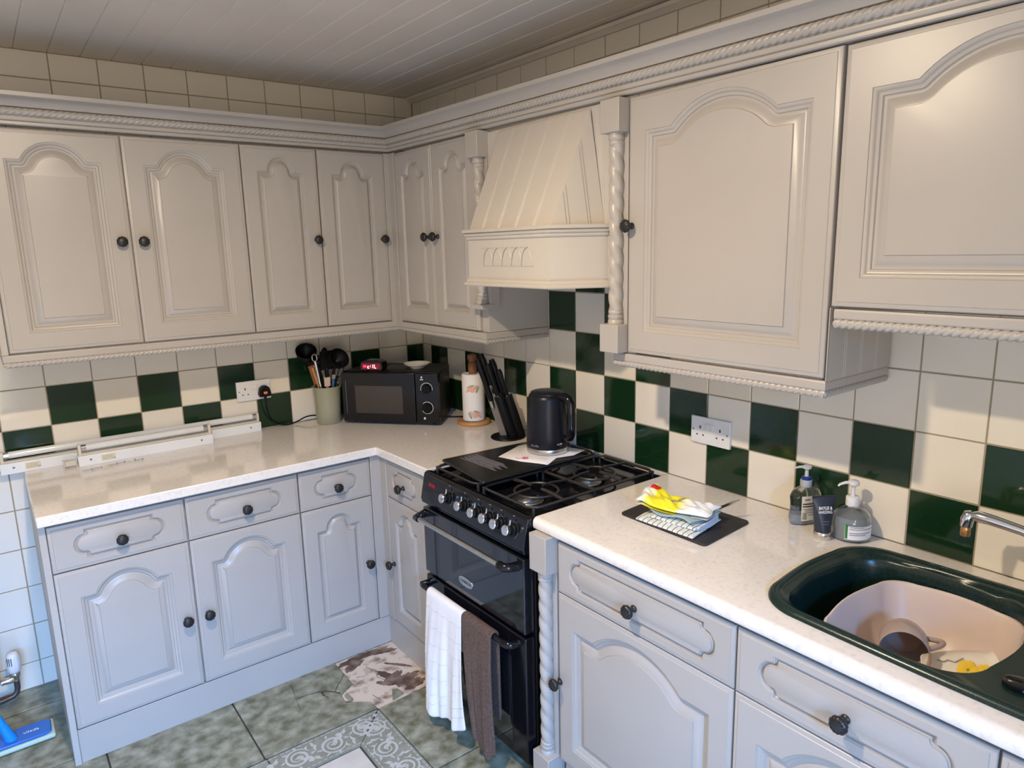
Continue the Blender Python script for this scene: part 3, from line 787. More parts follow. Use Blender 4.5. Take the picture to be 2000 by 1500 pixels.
def rrect(x0, x1, y0, y1, r, z, n=10, bulge=0.0, seg=8):
    pts = []
    for (cx, cy, a0) in ((x1 - r, y1 - r, 0), (x0 + r, y1 - r, PI / 2), (x0 + r, y0 + r, PI), (x1 - r, y0 + r, 1.5 * PI)):
        for i in range(n + 1):
            a = a0 + PI / 2 * i / n; pts.append((cx + r * math.cos(a), cy + r * math.sin(a)))
    out = []; m = len(pts)
    for i in range(m):          # subdivide the straight sides and bow them outward
        a, b = pts[i], pts[(i + 1) % m]; out.append(a)
        L = math.hypot(b[0] - a[0], b[1] - a[1])
        if L > .05:
            nx, ny = (b[1] - a[1]) / L, -(b[0] - a[0]) / L
            for k in range(1, seg):
                q = k / seg; d = bulge * math.sin(PI * q); out.append((a[0] + (b[0] - a[0]) * q + nx * d, a[1] + (b[1] - a[1]) * q + ny * d))
    return [(p[0], p[1], z) for p in out]
SX0, SX1, SY0, SY1 = -.534, -.078, -3.22, -2.272
bm = bmesh.new(); ed = []
def addloop(pts):
    vs = [bm.verts.new(p) for p in pts]
    for i in range(len(vs)): ed.append(bm.edges.new((vs[i], vs[(i + 1) % len(vs)])))
    return vs
xfw = -.580
outv = addloop([(xfw, -1.603, .868), (xfw, -3.6, .868), (-.003, -3.6, .868), (-.003, -1.603, .868)])
hole = addloop(rrect(SX0 + .01, SX1 - .01, SY0 + .01, SY1 - .01, .09, .868, bulge=.0))
bmesh.ops.triangle_fill(bm, edges=ed, use_beauty=True)
hd = [bm.verts.new((v_.co.x, v_.co.y, .834)) for v_ in hole]
for i in range(len(hole)): bm.faces.new((hole[i], hole[(i + 1) % len(hole)], hd[(i + 1) % len(hole)], hd[i]))
arc_ = [(xfw - .0155 * math.sin(a), .868 - .0155 * (1 - math.cos(a))) for a in [PI / 2 * i / 6 for i in range(1, 7)]] + [(xfw - .0155, .842), (xfw - .013, .836), (xfw - .006, .834)]
pa, pb = outv[0], outv[1]
endpts = [outv[0]]
for (x, z) in arc_:
    qa = bm.verts.new((x, -1.603, z)); qb = bm.verts.new((x, -3.6, z)); bm.faces.new((pa, pb, qb, qa)); pa, pb = qa, qb; endpts.append(qa)
c1 = bm.verts.new((-.003, -1.603, .834)); c2 = bm.verts.new((-.003, -3.6, .834))
bm.faces.new(endpts + [c1, outv[3]])
bmesh.ops.recalc_face_normals(bm, faces=bm.faces)
me = bpy.data.meshes.new('worktop'); bm.to_mesh(me); bm.free(); me.materials.append(WTOP)
me.polygons.foreach_set('use_smooth', [True] * len(me.polygons)); me.set_sharp_from_angle(angle=math.radians(40))
o = bpy.data.objects.new('worktop', me); COL.objects.link(o)
tag(o, 'mottled beige worktop with rounded front edge holding the green sink', 'worktop')

# ------------------------------------------------------------------ sink, tap, bowl
t = thing('kitchen_sink', 'dark green composite sink set into the right worktop', 'sink', (0, 0, 0))
def rim(off, z): return rrect(SX0 + off, SX1 - off, SY0 + off, SY1 - off, .105 - off * .8, z, bulge=.010)
bm = bmesh.new()
RP = [(-.002, .8685), (-.001, .874), (.004, .879), (.011, .8805), (.018, .879), (.024, .874), (.028, .868)]
L_ = [[bm.verts.new(p) for p in rim(o_, z_)] for o_, z_ in RP]
for a, b in zip(L_, L_[1:]):
    n = len(a)
    for i in range(n): bm.faces.new((a[i], a[(i + 1) % n], b[(i + 1) % n], b[i]))
bw = lambda o_, z_, r_=.085: rrect(-.500 + o_, -.112 - o_, -2.690 + o_, -2.306 - o_, r_, z_, bulge=.012)
BP = [(0, .866), (.003, .860), (.006, .845), (.010, .80), (.018, .74), (.03, .712), (.05, .702)]
K_ = [[bm.verts.new(p) for p in bw(o_, z_, .085)] for o_, z_ in BP]
for a, b in zip(K_, K_[1:]):
    n = len(a)
    for i in range(n): bm.faces.new((a[i], a[(i + 1) % n], b[(i + 1) % n], b[i]))
bm.faces.new(K_[-1])
e2 = [e for e in bm.edges if len(e.link_faces) == 1 and .8655 < min(v_.co.z for v_ in e.verts) and max(v_.co.z for v_ in e.verts) < .8682]
bmesh.ops.triangle_fill(bm, edges=e2, use_beauty=True)
bmesh.ops.recalc_face_normals(bm, faces=bm.faces)
me = bpy.data.meshes.new('basin'); bm.to_mesh(me); bm.free(); me.materials.append(SINK)
me.polygons.foreach_set('use_smooth', [True] * len(me.polygons)); me.set_sharp_from_angle(angle=math.radians(50))
o = bpy.data.objects.new('basin', me); COL.objects.link(o); o.parent = t
g = G()
for i in range(7): g.tube([(-.47 + .05 * i, -2.80, .8672), (-.47 + .05 * i, -3.16, .8672)], .003, 6)
obj('drainer_ribs', g, SINK, t)
t = thing('sink_plug', 'round black plug lying on the green drainer at the right edge', 'plug', (-.447, -2.742, .8670))
obj('disc', G().lathe([(.0, 0), (.021, 0), (.024, .003), (.0235, .008), (.019, .0095), (.0, .0095)], 30), BLACKG, t)
obj('chain_ring', G().tube([(.018 * math.cos(a), -.020 + .008 * math.sin(a), .012) for a in [i * .5 for i in range(13)]], .0016, 6, closed=True), CHROME, t)

t = thing('washing_up_bowl', 'blush pink plastic washing up bowl inside the green sink', 'bowl', (0, 0, 0))
def wb(o_, z_, r_=.062): return rrect(-.478 + o_, -.128 - o_, -2.678 + o_, -2.388 - o_, r_, z_, bulge=.014)
g = G(); g.loops([wb(.050, .7035), wb(.038, .712), wb(.016, .77), wb(.004, .828), wb(-.001, .836), wb(.003, .8365), wb(.008, .828), wb(.020, .77), wb(.042, .716), wb(.054, .708)], capa=True, capb=True)
obj('shell', g, BOWLM, t, smooth=50)
g = G().box(-.150, -.149, -2.60, -2.598, .79, .80)

t = thing('mug', 'taupe mug lying on its side in the pink washing up bowl', 'mug', (-.306, -2.500, .778))
ax = Vector((-.88, -.38, .08)).normalized(); M = align(ax, Vector((0, 0, 0)) - ax * .045)
g = G().lathe([(0, .0), (.034, .0), (.040, .004), (.047, .03), (.049, .094), (.0475, .0955), (.046, .094), (.044, .03), (.034, .006), (0, .005)], 40, M=M); obj('cup', g, MUGM, t, smooth=50)
hd_ = [(0.046 + .028 * math.sin(PI * q), .0, .022 + .052 * q) for q in [i / 12 for i in range(13)]]
Mh = M @ Mx(rot=(0, 0, .55))
# turn the handle toward the right of the bowl
best = None
for k in range(36):
    a = k * 10 * PI / 180; p = (M @ Mx(rot=(0, 0, a))) @ Vector((.06, 0, .05))
    s_ = p.dot(R) + .25 * p.z
    if best is None or s_ > best[0]: best = (s_, a)
obj('handle', G().tube([tuple((M @ Mx(rot=(0, 0, best[1]))) @ Vector(p)) for p in hd_], .0055, 10), MUGM, t, smooth=60)

pn = Vector((-.60, -.42, .68)).normalized()
pu = (R - pn * R.dot(pn)).normalized(); pv = pn.cross(pu).normalized()
top_mid = Vector((-.272, -2.588, .785)); pc = top_mid - pv * .047
t = thing('side_plate', 'white plate with a yellow flower leaning in the washing up bowl', 'plate', tuple(pc))
M = Matrix(((pu.x, pv.x, pn.x, 0), (pu.y, pv.y, pn.y, 0), (pu.z, pv.z, pn.z, 0), (0, 0, 0, 1)))
g = G(); pl = lambda s, z: [tuple(M @ Vector(p)) for p in rrect(-s, s, -s * .68, s * .68, .010, z, n=5, bulge=.004)]
g.loops([pl(.056, -.006), pl(.064, -.003), pl(.071, .003), pl(.070, .005), pl(.064, .001), pl(.054, -.001)], capa=True)
obj('dish', g, WHITEC, t, smooth=50)
g = G()
for k in range(6):
    a = k * PI / 3; g.lathe([(0, 0), (.010, .001), (.008, .004), (0, .005)], 12, M=M @ Mx((.012 * math.cos(a) + .012, .012 * math.sin(a) + .012, .000)))
    g.lathe([(0, 0), (.007, .001), (.006, .004), (0, .005)], 12, M=M @ Mx((.009 * math.cos(a) + .042, .009 * math.sin(a) + .008, .000)))
obj('flower_motif', g, YELLOW, t, label='yellow flower motif')
g = G().tube([tuple(M @ Vector(p)) for p in ((-.040, .036, .0015), (-.028, .032, .001), (-.02, .035, .0012), (-.008, .030, .001), (.01, .037, .0018))], .0008, 5); obj('stem_motif', g, GREYT, t, label='thin grey stem drawing')

t = thing('kitchen_tap', 'chrome swan neck tap spout over the sink with brass tip', 'tap', (-.055, -2.80, .868))
pth = [(-.065, .262, .1640), (-.064, .247, .1660), (-.062, .22, .1640), (-.055, .17, .1560), (-.045, .11, .1400), (-.03, .05, .1200), (-.01, .01, .10), (0, 0, .08), (0, 0, 0)]
pp = [Vector(p) for p in pth]
obj('spout', G().tube(pth, [.0075, .0125, .0120, .0105, .0108, .0112, .0118, .013, .015], 16), CHROME, t, smooth=60)
obj('nose', G().tube([(-.0650, .257, .172), (-.0655, .263, .166), (-.0660, .267, .155), (-.0660, .268, .138)], [.006, .0125, .0130, .0118], 18), CHROME, t, smooth=60)
obj('nozzle', G().lathe([(0, .116), (.0095, .116), (.0100, .118), (.0100, .128), (.0088, .129), (.0100, .131), (.0088, .139), (0, .139)], 22, M=Mx((-.0660, .268, 0))), BRASS, t, label='brass coloured aerator')
obj('tap_base', G().lathe([(.026, 0), (.026, .01), (.018, .03), (.016, .07), (0, .09)], 24), CHROME, t)

# ------------------------------------------------------------------ cooker
t = thing('gas_cooker', 'black freestanding gas cooker with six chrome knobs and towels on the rail', 'cooker', (-.600, -1.0165, 0), RZ)
CW = .583
g = G(); g.box(0, CW, .012, .575, .055, .838); g.box(.02, CW - .02, .03, .55, .0, .055)
obj('body', g, BLACK, t, bevel=.002)
g = G()   # hob tray with raised rim
g.box(0, CW, 0, .578, .836, .852)
g.box(0, .010, 0, .578, .852, .862).box(CW - .010, CW, 0, .578, .852, .862).box(.010, CW - .010, 0, .014, .852, .868).box(.010, CW - .010, .564, .578, .852, .862)
obj('hob', g, BLACKG, t, bevel=.002)
g = G(); g.prism([(-.002, .868), (-.012, .862), (-.030, .775), (-.026, .757), (.010, .752), (.010, .868)], .001, CW - .001, axis='x'); obj('control_panel', g, BLACKG, t, bevel=.003)
BUR = [(.148, .148, .030), (.432, .110, .034), (.148, .395, .034), (.432, .370, .030)]
for i, (bx_, by_, br_) in enumerate(BUR):
    b = obj('burner', G().lathe([(br_ + .018, .852), (br_ + .016, .855), (br_ + .004, .857), (br_, .858), (br_, .866), (br_ - .003, .868), (0, .868)], 36, M=Mx((bx_, by_, 0))), STEEL, t, label='steel gas burner')
    obj('burner_cap', G().lathe([(br_ - .006, .868), (br_ - .004, .870), (br_ - .005, .875), (br_ - .012, .878), (0, .8785)], 30, M=Mx((bx_, by_, 0))), BLACK, b)
    g = G(); g.lathe([(.080, .8525), (.076, .8545), (.060, .8545), (.056, .8525)], 40, M=Mx((bx_, by_, 0))); obj('burner_dish', g, BLACK, b)
for s_, x0, x1 in ((0, .012, .288), (1, .295, .571)):
    g = G(); r_ = .0052; zt_ = .886
    def bar(pts): g.tube(pts, r_, 8, flat=.8)
    bar(rrect(x0 + .008, x1 - .008, .024, .556, .035, zt_ - .006, n=5, seg=4)[:] + [rrect(x0 + .008, x1 - .008, .024, .556, .035, zt_ - .006, n=5, seg=4)[0]])
    bar([(x0 + .008, .278, zt_ - .006), (x1 - .008, .278, zt_ - .006)])
    cx = (x0 + x1) / 2
    for cy, y0, y1 in ((.145, .024, .278), (.40, .278, .556)):
        g.tube([(cx + .070 * math.cos(a), cy + .070 * math.sin(a), zt_ - .010) for a in [2 * PI * k / 28 for k in range(28)]], .0042, 6, closed=True)
        for dx, dy in ((1, 0), (-1, 0), (0, 1), (0, -1)):
            ex = (x1 - .008 if dx > 0 else x0 + .008) if dx else cx; ey = (y1 if dy > 0 else y0) if dy else cy
            bar([(ex, ey, zt_ - .006), (cx + dx * .060, cy + dy * .060, zt_ + .001), (cx + dx * .026, cy + dy * .026, zt_ + .001)])
    for fx in (x0 + .012, x1 - .012):
        for fy in (.03, .278, .55): g.tube([(fx, fy, .852), (fx, fy, zt_ - .004)], .005, 6)
    obj('pan_support', g, GRATE, t, smooth=50)
KX = [.170, .262, .338, .400, .458, .520]
sl = math.atan2(.018, .087)
for kx in KX:
    M = Mx((kx, -.0205, .816), (PI / 2 - sl + .0, 0, 0))
    k_ = obj('knob', G().lathe([(0, 0), (.0195, 0), (.0195, .004), (.0155, .007), (.0150, .022), (0, .022)], 30, M=M), BLACK, t)
    obj('knob_face', G().lathe([(.0150, .018), (.0158, .020), (.0160, .028), (.0140, .0305), (0, .031)], 30, M=M), CHROME, k_, label='chrome knob face')
    obj('pointer', G().lathe([(0, 0), (.0042, .002), (.0022, .006), (.0022, .013), (.0036, .017), (0, .019)], 12, M=M @ Mx((0, .013, .012), (-PI / 2, 0, 0))), CHROME, k_)
    arcp = [tuple(M @ Vector((.027 * math.cos(a), .027 * math.sin(a), .0004))) for a in [-.9 + 2.5 * i / 14 for i in range(15)]]
    obj('dial_ring', G().tube(arcp, .0008, 5), STEEL, k_)
    arct = M @ Vector((0, .040, .0004)); g = G().box(-.004, .004, -.0005, .0003, -.003, .003, M=Matrix.Translation(arct)); obj('dial_mark', g, GREYT, k_)
g = G()
for i in range(4): g.box(.045 + i * .011, .052 + i * .011, -.0005, .0006, -.006, .006, M=Mx((0, -.0195, .832), (-sl, 0, 0)))
obj('clock_display', g, mat('dim_red_led', (.25, .01, .02), .5, emit=(1, .03, .05), estr=.05), t, label='dim red clock digits')
g = G().box(.006, CW - .006, -.026, .012, .500, .742); d1 = obj('grill_door', g, NAVYG, t, bevel=.004, seg=3)
g = G().tube([(.045, -.066, .716), (CW - .070, -.066, .716)], .0085, 14, flat=.8); h1 = obj('handle', g, STEEL, d1, smooth=60, label='satin steel bar handle')
for x in (.028, CW - .062):
    obj('handle_bracket', G().tube([(x + .014, -.066, .716), (x, -.066, .716), (x - .004, -.056, .716), (x - .006, -.026, .722)] if x < .1 else [(x - .012, -.066, .716), (x + .010, -.066, .715), (x + .022, -.054, .714), (x + .026, -.024, .712)], [.0125, .0135, .0135, .015], 14), BLACKG, h1, smooth=60)
n = 40
ov = []
for i in range(n):
    a = 2 * PI * i / n; ov.append((.268 + .040 * math.copysign(abs(math.cos(a)) ** 1.0, math.cos(a)), .553 + .0170 * math.copysign(abs(math.sin(a)) ** .8, math.sin(a))))
bd = obj('badge', G().prism(ov, -.029, -.0255, axis='y'), STEEL, d1, bevel=.0008, label='oval silver maker badge')
text('badge_lettering', 'CANNON', .015, DARKT, bd, (.268, -.0292, .553), sx=1.0)
g = G().box(.006, CW - .006, -.024, .012, .062, .486); d2 = obj('oven_door', g, BLACKG, t, bevel=.004, seg=3)
g = G().box(.08, CW - .08, -.0252, -.0236, .10, .40); obj('oven_glass', g, NAVYG, d2, bevel=.0005)
g = G().tube([(.045, -.060, .462), (CW - .065, -.060, .462)], .0095, 14); h2 = obj('handle', g, BLACKG, d2, smooth=60)
for x in (.030, CW - .060):
    obj('handle_bracket', G().tube([(x, -.060, .462), (x, -.054, .462), (x, -.022, .462)] if x < .1 else [(x - .01, -.060, .462), (x + .008, -.058, .462), (x + .016, -.05, .462), (x + .018, -.022, .460)], .0125, 14), BLACKG, h2, smooth=60)

# ------------------------------------------------------------------ towels on the oven rail (rail axis x = -.66, z = .462)
def towel(name, label, cat, ya, yb, rail_r, end_front, back_len, m, nx=26, thick=.004, fold=1.0, seed=2):
    """end_front: list of bottom points (s, x, y, z) for s in 0..1"""
    rr = random.Random(seed); ph = [rr.uniform(0, 6.28) for _ in range(4)]
    xr, zr = -.660, .462
    prof = []
    def bottom(s):
        for (a, b) in zip(end_front, end_front[1:]):
            if a[0] <= s <= b[0]:
                q = (s - a[0]) / (b[0] - a[0]); return Vector([a[i] + (b[i] - a[i]) * q for i in (1, 2, 3)])
    def fn(s, q):
        y = ya + (yb - ya) * s
        if q < .22:     # back drop
            k = q / .22; return (xr + rail_r + .001, y, zr - back_len * (1 - k) - .001)
        if q < .34:     # over the rail
            a = (q - .22) / .12 * PI; return (xr + rail_r * math.cos(a), y, zr + rail_r * math.sin(a))
        k = (q - .34) / .66
        top = Vector((xr - rail_r, y, zr)); bt = bottom(s)
        p = top.lerp(bt, k)
        wv = fold * k * (.010 * math.sin(s * 9 + ph[0] + k * 1.5) + .005 * math.sin(s * 21 + ph[1]) + .003 * math.sin(s * 37 + k * 5 + ph[2]))
        p.x += wv - .006 * math.sin(k * PI)
        return tuple(p)
    g = G(); g.grid(nx, 46, fn)
    return tag(obj(name, g, m, smooth=80, solid=thick, subsurf=1), label, cat)
tw = towel('towel', 'white cotton tea towel with tan check lines on the oven rail', 'towel', -1.104, -1.322, .0145, [(0, -.713, -1.120, .058), (.3, -.722, -1.205, .052), (.55, -.716, -1.265, .075), (.8, -.715, -1.325, .070), (1, -.712, -1.388, .105)], .16, WAFFLE, seed=4)
tb = towel('towel', 'brown towelling hand towel next to the white one on the oven rail', 'towel', -1.326, -1.486, .0150, [(0, -.694, -1.404, .10), (.35, -.700, -1.44, .065), (.75, -.700, -1.495, .055), (1, -.694, -1.522, .085)], .30, BROWNC, thick=.009, fold=.55, seed=9)
# woven check on the white towel
def towel_pt(s, k):
    ef = [(0, -.713, -1.120, .058), (.3, -.722, -1.205, .052), (.55, -.716, -1.265, .075), (.8, -.715, -1.325, .070), (1, -.712, -1.388, .105)]
    rr = random.Random(4); ph = [rr.uniform(0, 6.28) for _ in range(4)]
    y = -1.104 + (-1.322 + 1.104) * s; top = Vector((-.6745, y, .462)); bt = None
    for (a, b) in zip(ef, ef[1:]):
        if a[0] <= s <= b[0] + 1e-9: q = (s - a[0]) / (b[0] - a[0]); bt = Vector([a[i] + (b[i] - a[i]) * q for i in (1, 2, 3)])
    p = top.lerp(bt, k)
    p.x += k * (.010 * math.sin(s * 9 + ph[0] + k * 1.5) + .005 * math.sin(s * 21 + ph[1]) + .003 * math.sin(s * 37 + k * 5 + ph[2])) - .006 * math.sin(k * PI)
    p.x -= .0026; return tuple(p)
g = G()
for s_ in (.16, .40, .64, .88): g.tube([towel_pt(s_ + .012 * math.sin(i * .4), i / 40) for i in range(2, 40)], .0007, 4)
for k in (.10, .24, .38, .52, .66, .80, .88): g.tube([towel_pt(i / 30, k + .006 * math.sin(i)) for i in range(31)], .0006, 4)
c_ = obj('check_stitching', g, STITCH, tw); c_['label'] = 'tan woven check lines'

# ------------------------------------------------------------------ glass board on the hob, napkin, kettle
t = thing('chopping_board', 'black rectangular board resting over the left burners of the hob', 'board', (-.352, -1.196, .8925), 0)
ca = math.atan2(-.303, -.030)
q4 = [(-.556, -1.040), (-.584, -1.341), (-.150, -1.338), (-.182, -1.070)]
q4 = [(-.552, -1.042), (-.583, -1.338), (-.140, -1.344), (-.168, -1.066)]
lc = [(a + .352, b + 1.196) for a, b in q4]
g = G().prism(lc, .0, .0125); obj('slab', g, mat('glossy_slate', (.010, .009, .009), .28, nscale=14, bump=.2, bscale=120), t, bevel=.006, seg=3)
g = G()
for i in range(9):
    o_ = -.055 + .013 * i
    g.tube([(-.11 + o_ * .6, .118 - .02 * (i % 2), .0124), (-.115 + o_ * .6 + .012, -.085 + .02 * (i % 3), .0124)], .0011, 5)
obj('ridges', g, GREYT, t, smooth=0, label='fine worn parallel ridges')
g = G(); rr = random.Random(5)
for i in range(16):
    x, y = -.20 + rr.uniform(-.0, .08), rr.uniform(-.125, .07); g.lathe([(0, .0), (.003, .0), (.0022, .0016), (0, .002)], 8, M=Mx((x, y, .012)))
obj('water_drop', g, CLEARM, t, label='small beads of water')['kind'] = 'stuff'

t = thing('paper_napkin', 'white napkin with red flower print under the kettle', 'napkin', (-.235, -1.235, .9050), 0)
pts = [(-.155, .075), (-.02, .130), (.095, .120), (.105, .02), (.125, -.075), (.045, -.100), (-.01, -.072), (-.090, -.118), (-.105, -.095), (-.13, -.02)]
g = G(); n = len(pts); c0 = (0, 0, .0026)
v = [c0] + [(p[0] * .5, p[1] * .5, .0030) for p in pts] + [(p[0], p[1], .0014 + .0022 * ((i * 7) % 3)) for i, p in enumerate(pts)]
f = [(0, 1 + i, 1 + (i + 1) % n) for i in range(n)] + [(1 + i, 1 + n + i, 1 + n + (i + 1) % n, 1 + (i + 1) % n) for i in range(n)]
g.add(v, f); obj('sheet', g, PAPER, t, solid=.0008, smooth=20)
g = G()
for k in range(5):
    a = k * 2 * PI / 5; g.lathe([(0, 0), (.006, 0), (.005, .0006), (0, .0008)], 10, M=Mx((-.098 + .008 * math.cos(a), -.005 + .008 * math.sin(a), .0040)))
g.tube([(-.112, .0, .0046), (-.122, .012, .0046), (-.118, .022, .0046)], .001, 5)
obj('flower_print', g, mat('pink_print', (.70, .22, .24), .8), t, label='pink flower print')

kc = (-.212, -1.222)
t = thing('electric_kettle', 'matt black electric kettle with steel base ring on the hob board', 'kettle', (kc[0], kc[1], .9100), math.atan2(-.61, .79) - .75)
g = G().lathe([(0, 0), (.074, 0), (.076, .002), (.076, .018), (.0745, .020), (0, .020)], 48); obj('base_ring', g, STEEL, t, smooth=50, label='polished steel base ring')
KM = mat('matt_black_kettle', (0.008, 0.009, 0.014), 0.33, spec=.28)
g = G().lathe([(.0765, .020), (.0775, .024), (.0765, .06), (.0745, .11), (.0715, .16), (.0685, .195), (.0645, .207), (.058, .212), (0, .213)], 56); bd = obj('body', g, KM, t, smooth=50)
obj('lid', G().lathe([(.060, .2105), (.0595, .216), (.052, .2195), (.025, .222), (0, .2225)], 44), KM, t, smooth=50)
hp = [(.060, 0, .206), (.082, 0, .2065), (.100, 0, .198), (.1085, 0, .180), (.110, 0, .15), (.110, 0, .11), (.1085, 0, .078), (.100, 0, .060), (.086, 0, .056), (.070, 0, .058)]
obj('handle', G().tube(hp, [.016, .017, .0165, .0155, .015, .015, .0155, .0165, .0165, .015], 16, flat=.78), BLACKG, t, smooth=60)
a = math.radians(-105); g = G()
g.box(-.0035, .0035, -.0012, .0014, .085, .165, M=Mx((.0755 * math.cos(a), .0755 * math.sin(a), 0), (-.045, 0, a + PI / 2)))
obj('water_window', g, mat('grey_window', (.42, .42, .44), .2), t, bevel=.001, label='pale vertical water level window')
a = math.radians(-17); g = G(); M = Mx((.0772 * math.cos(a), .0772 * math.sin(a), .038), (PI / 2, 0, a + PI / 2))
g.lathe([(0, 0), (.0125, 0), (.012, .0014), (0, .002)], 24, M=M @ Mx(sc=(1, .45, 1))); obj('switch_badge', g, CHROME, t, label='small oval chrome badge')
a = math.radians(-85); text('lettering', 'breville', .011, GREYT, t, (.0782 * math.cos(a), .0782 * math.sin(a), .034), (PI / 2, 0, a + PI / 2))

# ------------------------------------------------------------------ microwave and what stands on it
MA = math.atan2(-.763, .645)
t = thing('microwave', 'black microwave oven set diagonally in the worktop corner', 'microwave', (-.517, -.160, .868), MA)
MW, MH = .458, .240
g = G(); g.prism([(0, 0), (MW, 0), (MW - .03, .235), (.04, .235)], .010, MH, m=0); obj('body', g, BLACK, t, bevel=.004)
for x, y in ((.04, .03), (MW - .04, .03), (.08, .2), (MW - .08, .2)): obj('foot', G().lathe([(.012, 0), (.012, .0105), (0, .0105)], 14, M=Mx((x, y, 0))), BLACK, t)
g = G().box(.002, .348, -.022, 0, .012, MH - .004); dd = obj('door', g, BLACKG, t, bevel=.003)
g = G().box(.065, .290, -.0235, -.0215, .052, .178); obj('window', g, mat('mesh_glass', (.030, .026, .025), .12, coat=.5), dd, bevel=.001, label='smoky viewing window')
g = G().box(.022, .0245, -.0255, -.022, .05, .20); obj('pull_edge', g, mat('edge', (.10, .10, .16), .25), dd)
g = G().box(.350, MW - .002, -.020, 0, .012, MH - .004); cp = obj('control_panel', g, BLACKG, t, bevel=.003)
for zc in (.168, .083):
    M = Mx((.402, -.020, zc), (PI / 2, 0, 0))
    k_ = obj('dial', G().lathe([(0, 0), (.021, 0), (.020, .012), (.0185, .014), (0, .014)], 32, M=M), BLACK, cp)
    aa = [(-.2 + 3.6 * i / 30) for i in range(31)] if zc > .1 else [(-2.6 + 5.0 * i / 30) for i in range(31)]
    obj('dial_scale', G().tube([tuple(M @ Vector((.0265 * math.cos(q), .0265 * math.sin(q), .0005))) for q in aa], .0013, 5), WPLAST, k_, label='white printed dial scale')
    obj('dial_grip', G().box(-.0025, .0025, -.018, .018, .014, .019, M=M), BLACK, k_)
obj('defrost_icon', G().box(.378, .384, -.0206, -.0198, .215, .223).box(.374, .388, -.0206, -.0198, .207, .211).box(.384, .392, -.0206, -.0198, .030, .040), WPLAST, cp, label='small white printed icons')
vt = G()
for i in range(6): vt.box(.17 + i * .018, .18 + i * .018, .05, .17, MH, MH + .0012)
obj('vent_slats', vt, BLACKG, t)

t = thing('alarm_clock', 'black digital clock with red display on top of the microwave', 'clock', (-.425, -.262, .868 + MH), MA)
g = G().prism([(-.048, .0), (.048, .0), (.056, .012), (.050, .040), (.030, .047), (-.030, .047), (-.050, .040), (-.056, .012)], -.0, .06, axis='y'); obj('case', g, BLACKG, t, bevel=.003)
obj('display', G().box(-.043, .043, -.0022, .0, .008, .034), mat('display_red', (.12, .0, .01), .2, emit=(1, .0, .05), estr=.10), t, label='red glowing display')
def seg7(ch, x, z, w_, h):
    S = {'a': ((0, 1), (1, 1)), 'b': ((1, 1), (1, .5)), 'c': ((1, .5), (1, 0)), 'd': ((0, 0), (1, 0)), 'e': ((0, 0), (0, .5)), 'f': ((0, .5), (0, 1)), 'g': ((0, .5), (1, .5))}
    for s_ in ch:
        a, b = S[s_]; g.tube([(x + a[0] * w_, -.0028, z + a[1] * h), (x + b[0] * w_, -.0028, z + b[1] * h)], .0011, 6)
g = G(); seg7('deg', -.015, .013, .008, .016); seg7('bc', .004 + .006, .013, .0, .016); seg7('def', .018, .013, .007, .016)
for z in (.018, .025): g.lathe([(0, 0), (.0012, .0), (.0012, .001), (0, .001)], 8, M=Mx((0, -.0025, z), (PI / 2, 0, 0)))
obj('digits', g, REDW, t, label='glowing clock digits')
obj('side_glow_bar', G().box(-.036, -.022, -.0026, -.0020, .016, .026), REDP, t)

t = thing('saucer', 'small white dish with green leaf pattern on top of the microwave', 'dish', (-.232, -.335, .868 + MH))
g = G().lathe([(0, .002), (.026, .002), (.027, 0), (.031, 0), (.032, .004), (.050, .013), (.060, .021), (.0605, .0225), (.059, .0225), (.048, .016), (.030, .008), (0, .0065)], 44); obj('dish', g, WHITEC, t, smooth=50)
g = G(); rr = random.Random(3)
for i in range(26):
    a = rr.uniform(0, 6.28); r_ = rr.uniform(.012, .050); z = .0078 + max(0, (r_ - .03)) * .42 + .0008
    g.lathe([(0, 0), (.0052, 0), (.0040, .0005), (0, .0008)], 8, M=Mx((r_ * math.cos(a), r_ * math.sin(a), z), (0, 0, a), (1, .45, 1)))
obj('leaf_pattern', g, mat('green_leaf_glaze', (.05, .20, .13), .2), t, label='green leaf pattern')['kind'] = 'stuff'

# microwave lead
def cable(label, pts, r=.0032):
    P_ = [Vector(p) for p in pts]; out = []
    for i in range(len(P_) - 1):
        p0 = P_[max(0, i - 1)]; p1 = P_[i]; p2 = P_[i + 1]; p3 = P_[min(len(P_) - 1, i + 2)]
        for k in range(8):
            q = k / 8; out.append(tuple(.5 * ((2 * p1) + (-p0 + p2) * q + (2 * p0 - 5 * p1 + 4 * p2 - p3) * q * q + (-p0 + 3 * p1 - 3 * p2 + p3) * q ** 3)))
    out.append(tuple(P_[-1])); return tag(obj('power_cable', G().tube(out, r, 8), BLACK, smooth=60), label, 'cable')
cable('black cable looping from the left wall plug behind the utensil crock', [(-.829, -.034, 1.018), (-.829, -.034, .985), (-.820, -.030, .93), (-.790, -.028, .888), (-.745, -.030, .873), (-.70, -.030, .878), (-.655, -.03, .893), (-.62, -.032, .895), (-.58, -.030, .886), (-.53, -.02, .874)])
cable('black cable on the worktop between the microwave and the paper roll', [(-.150, -.400, .880), (-.11, -.42, .874), (-.075, -.46, .876), (-.055, -.50, .882), (-.03, -.51, .874), (-.012, -.47, .873)])

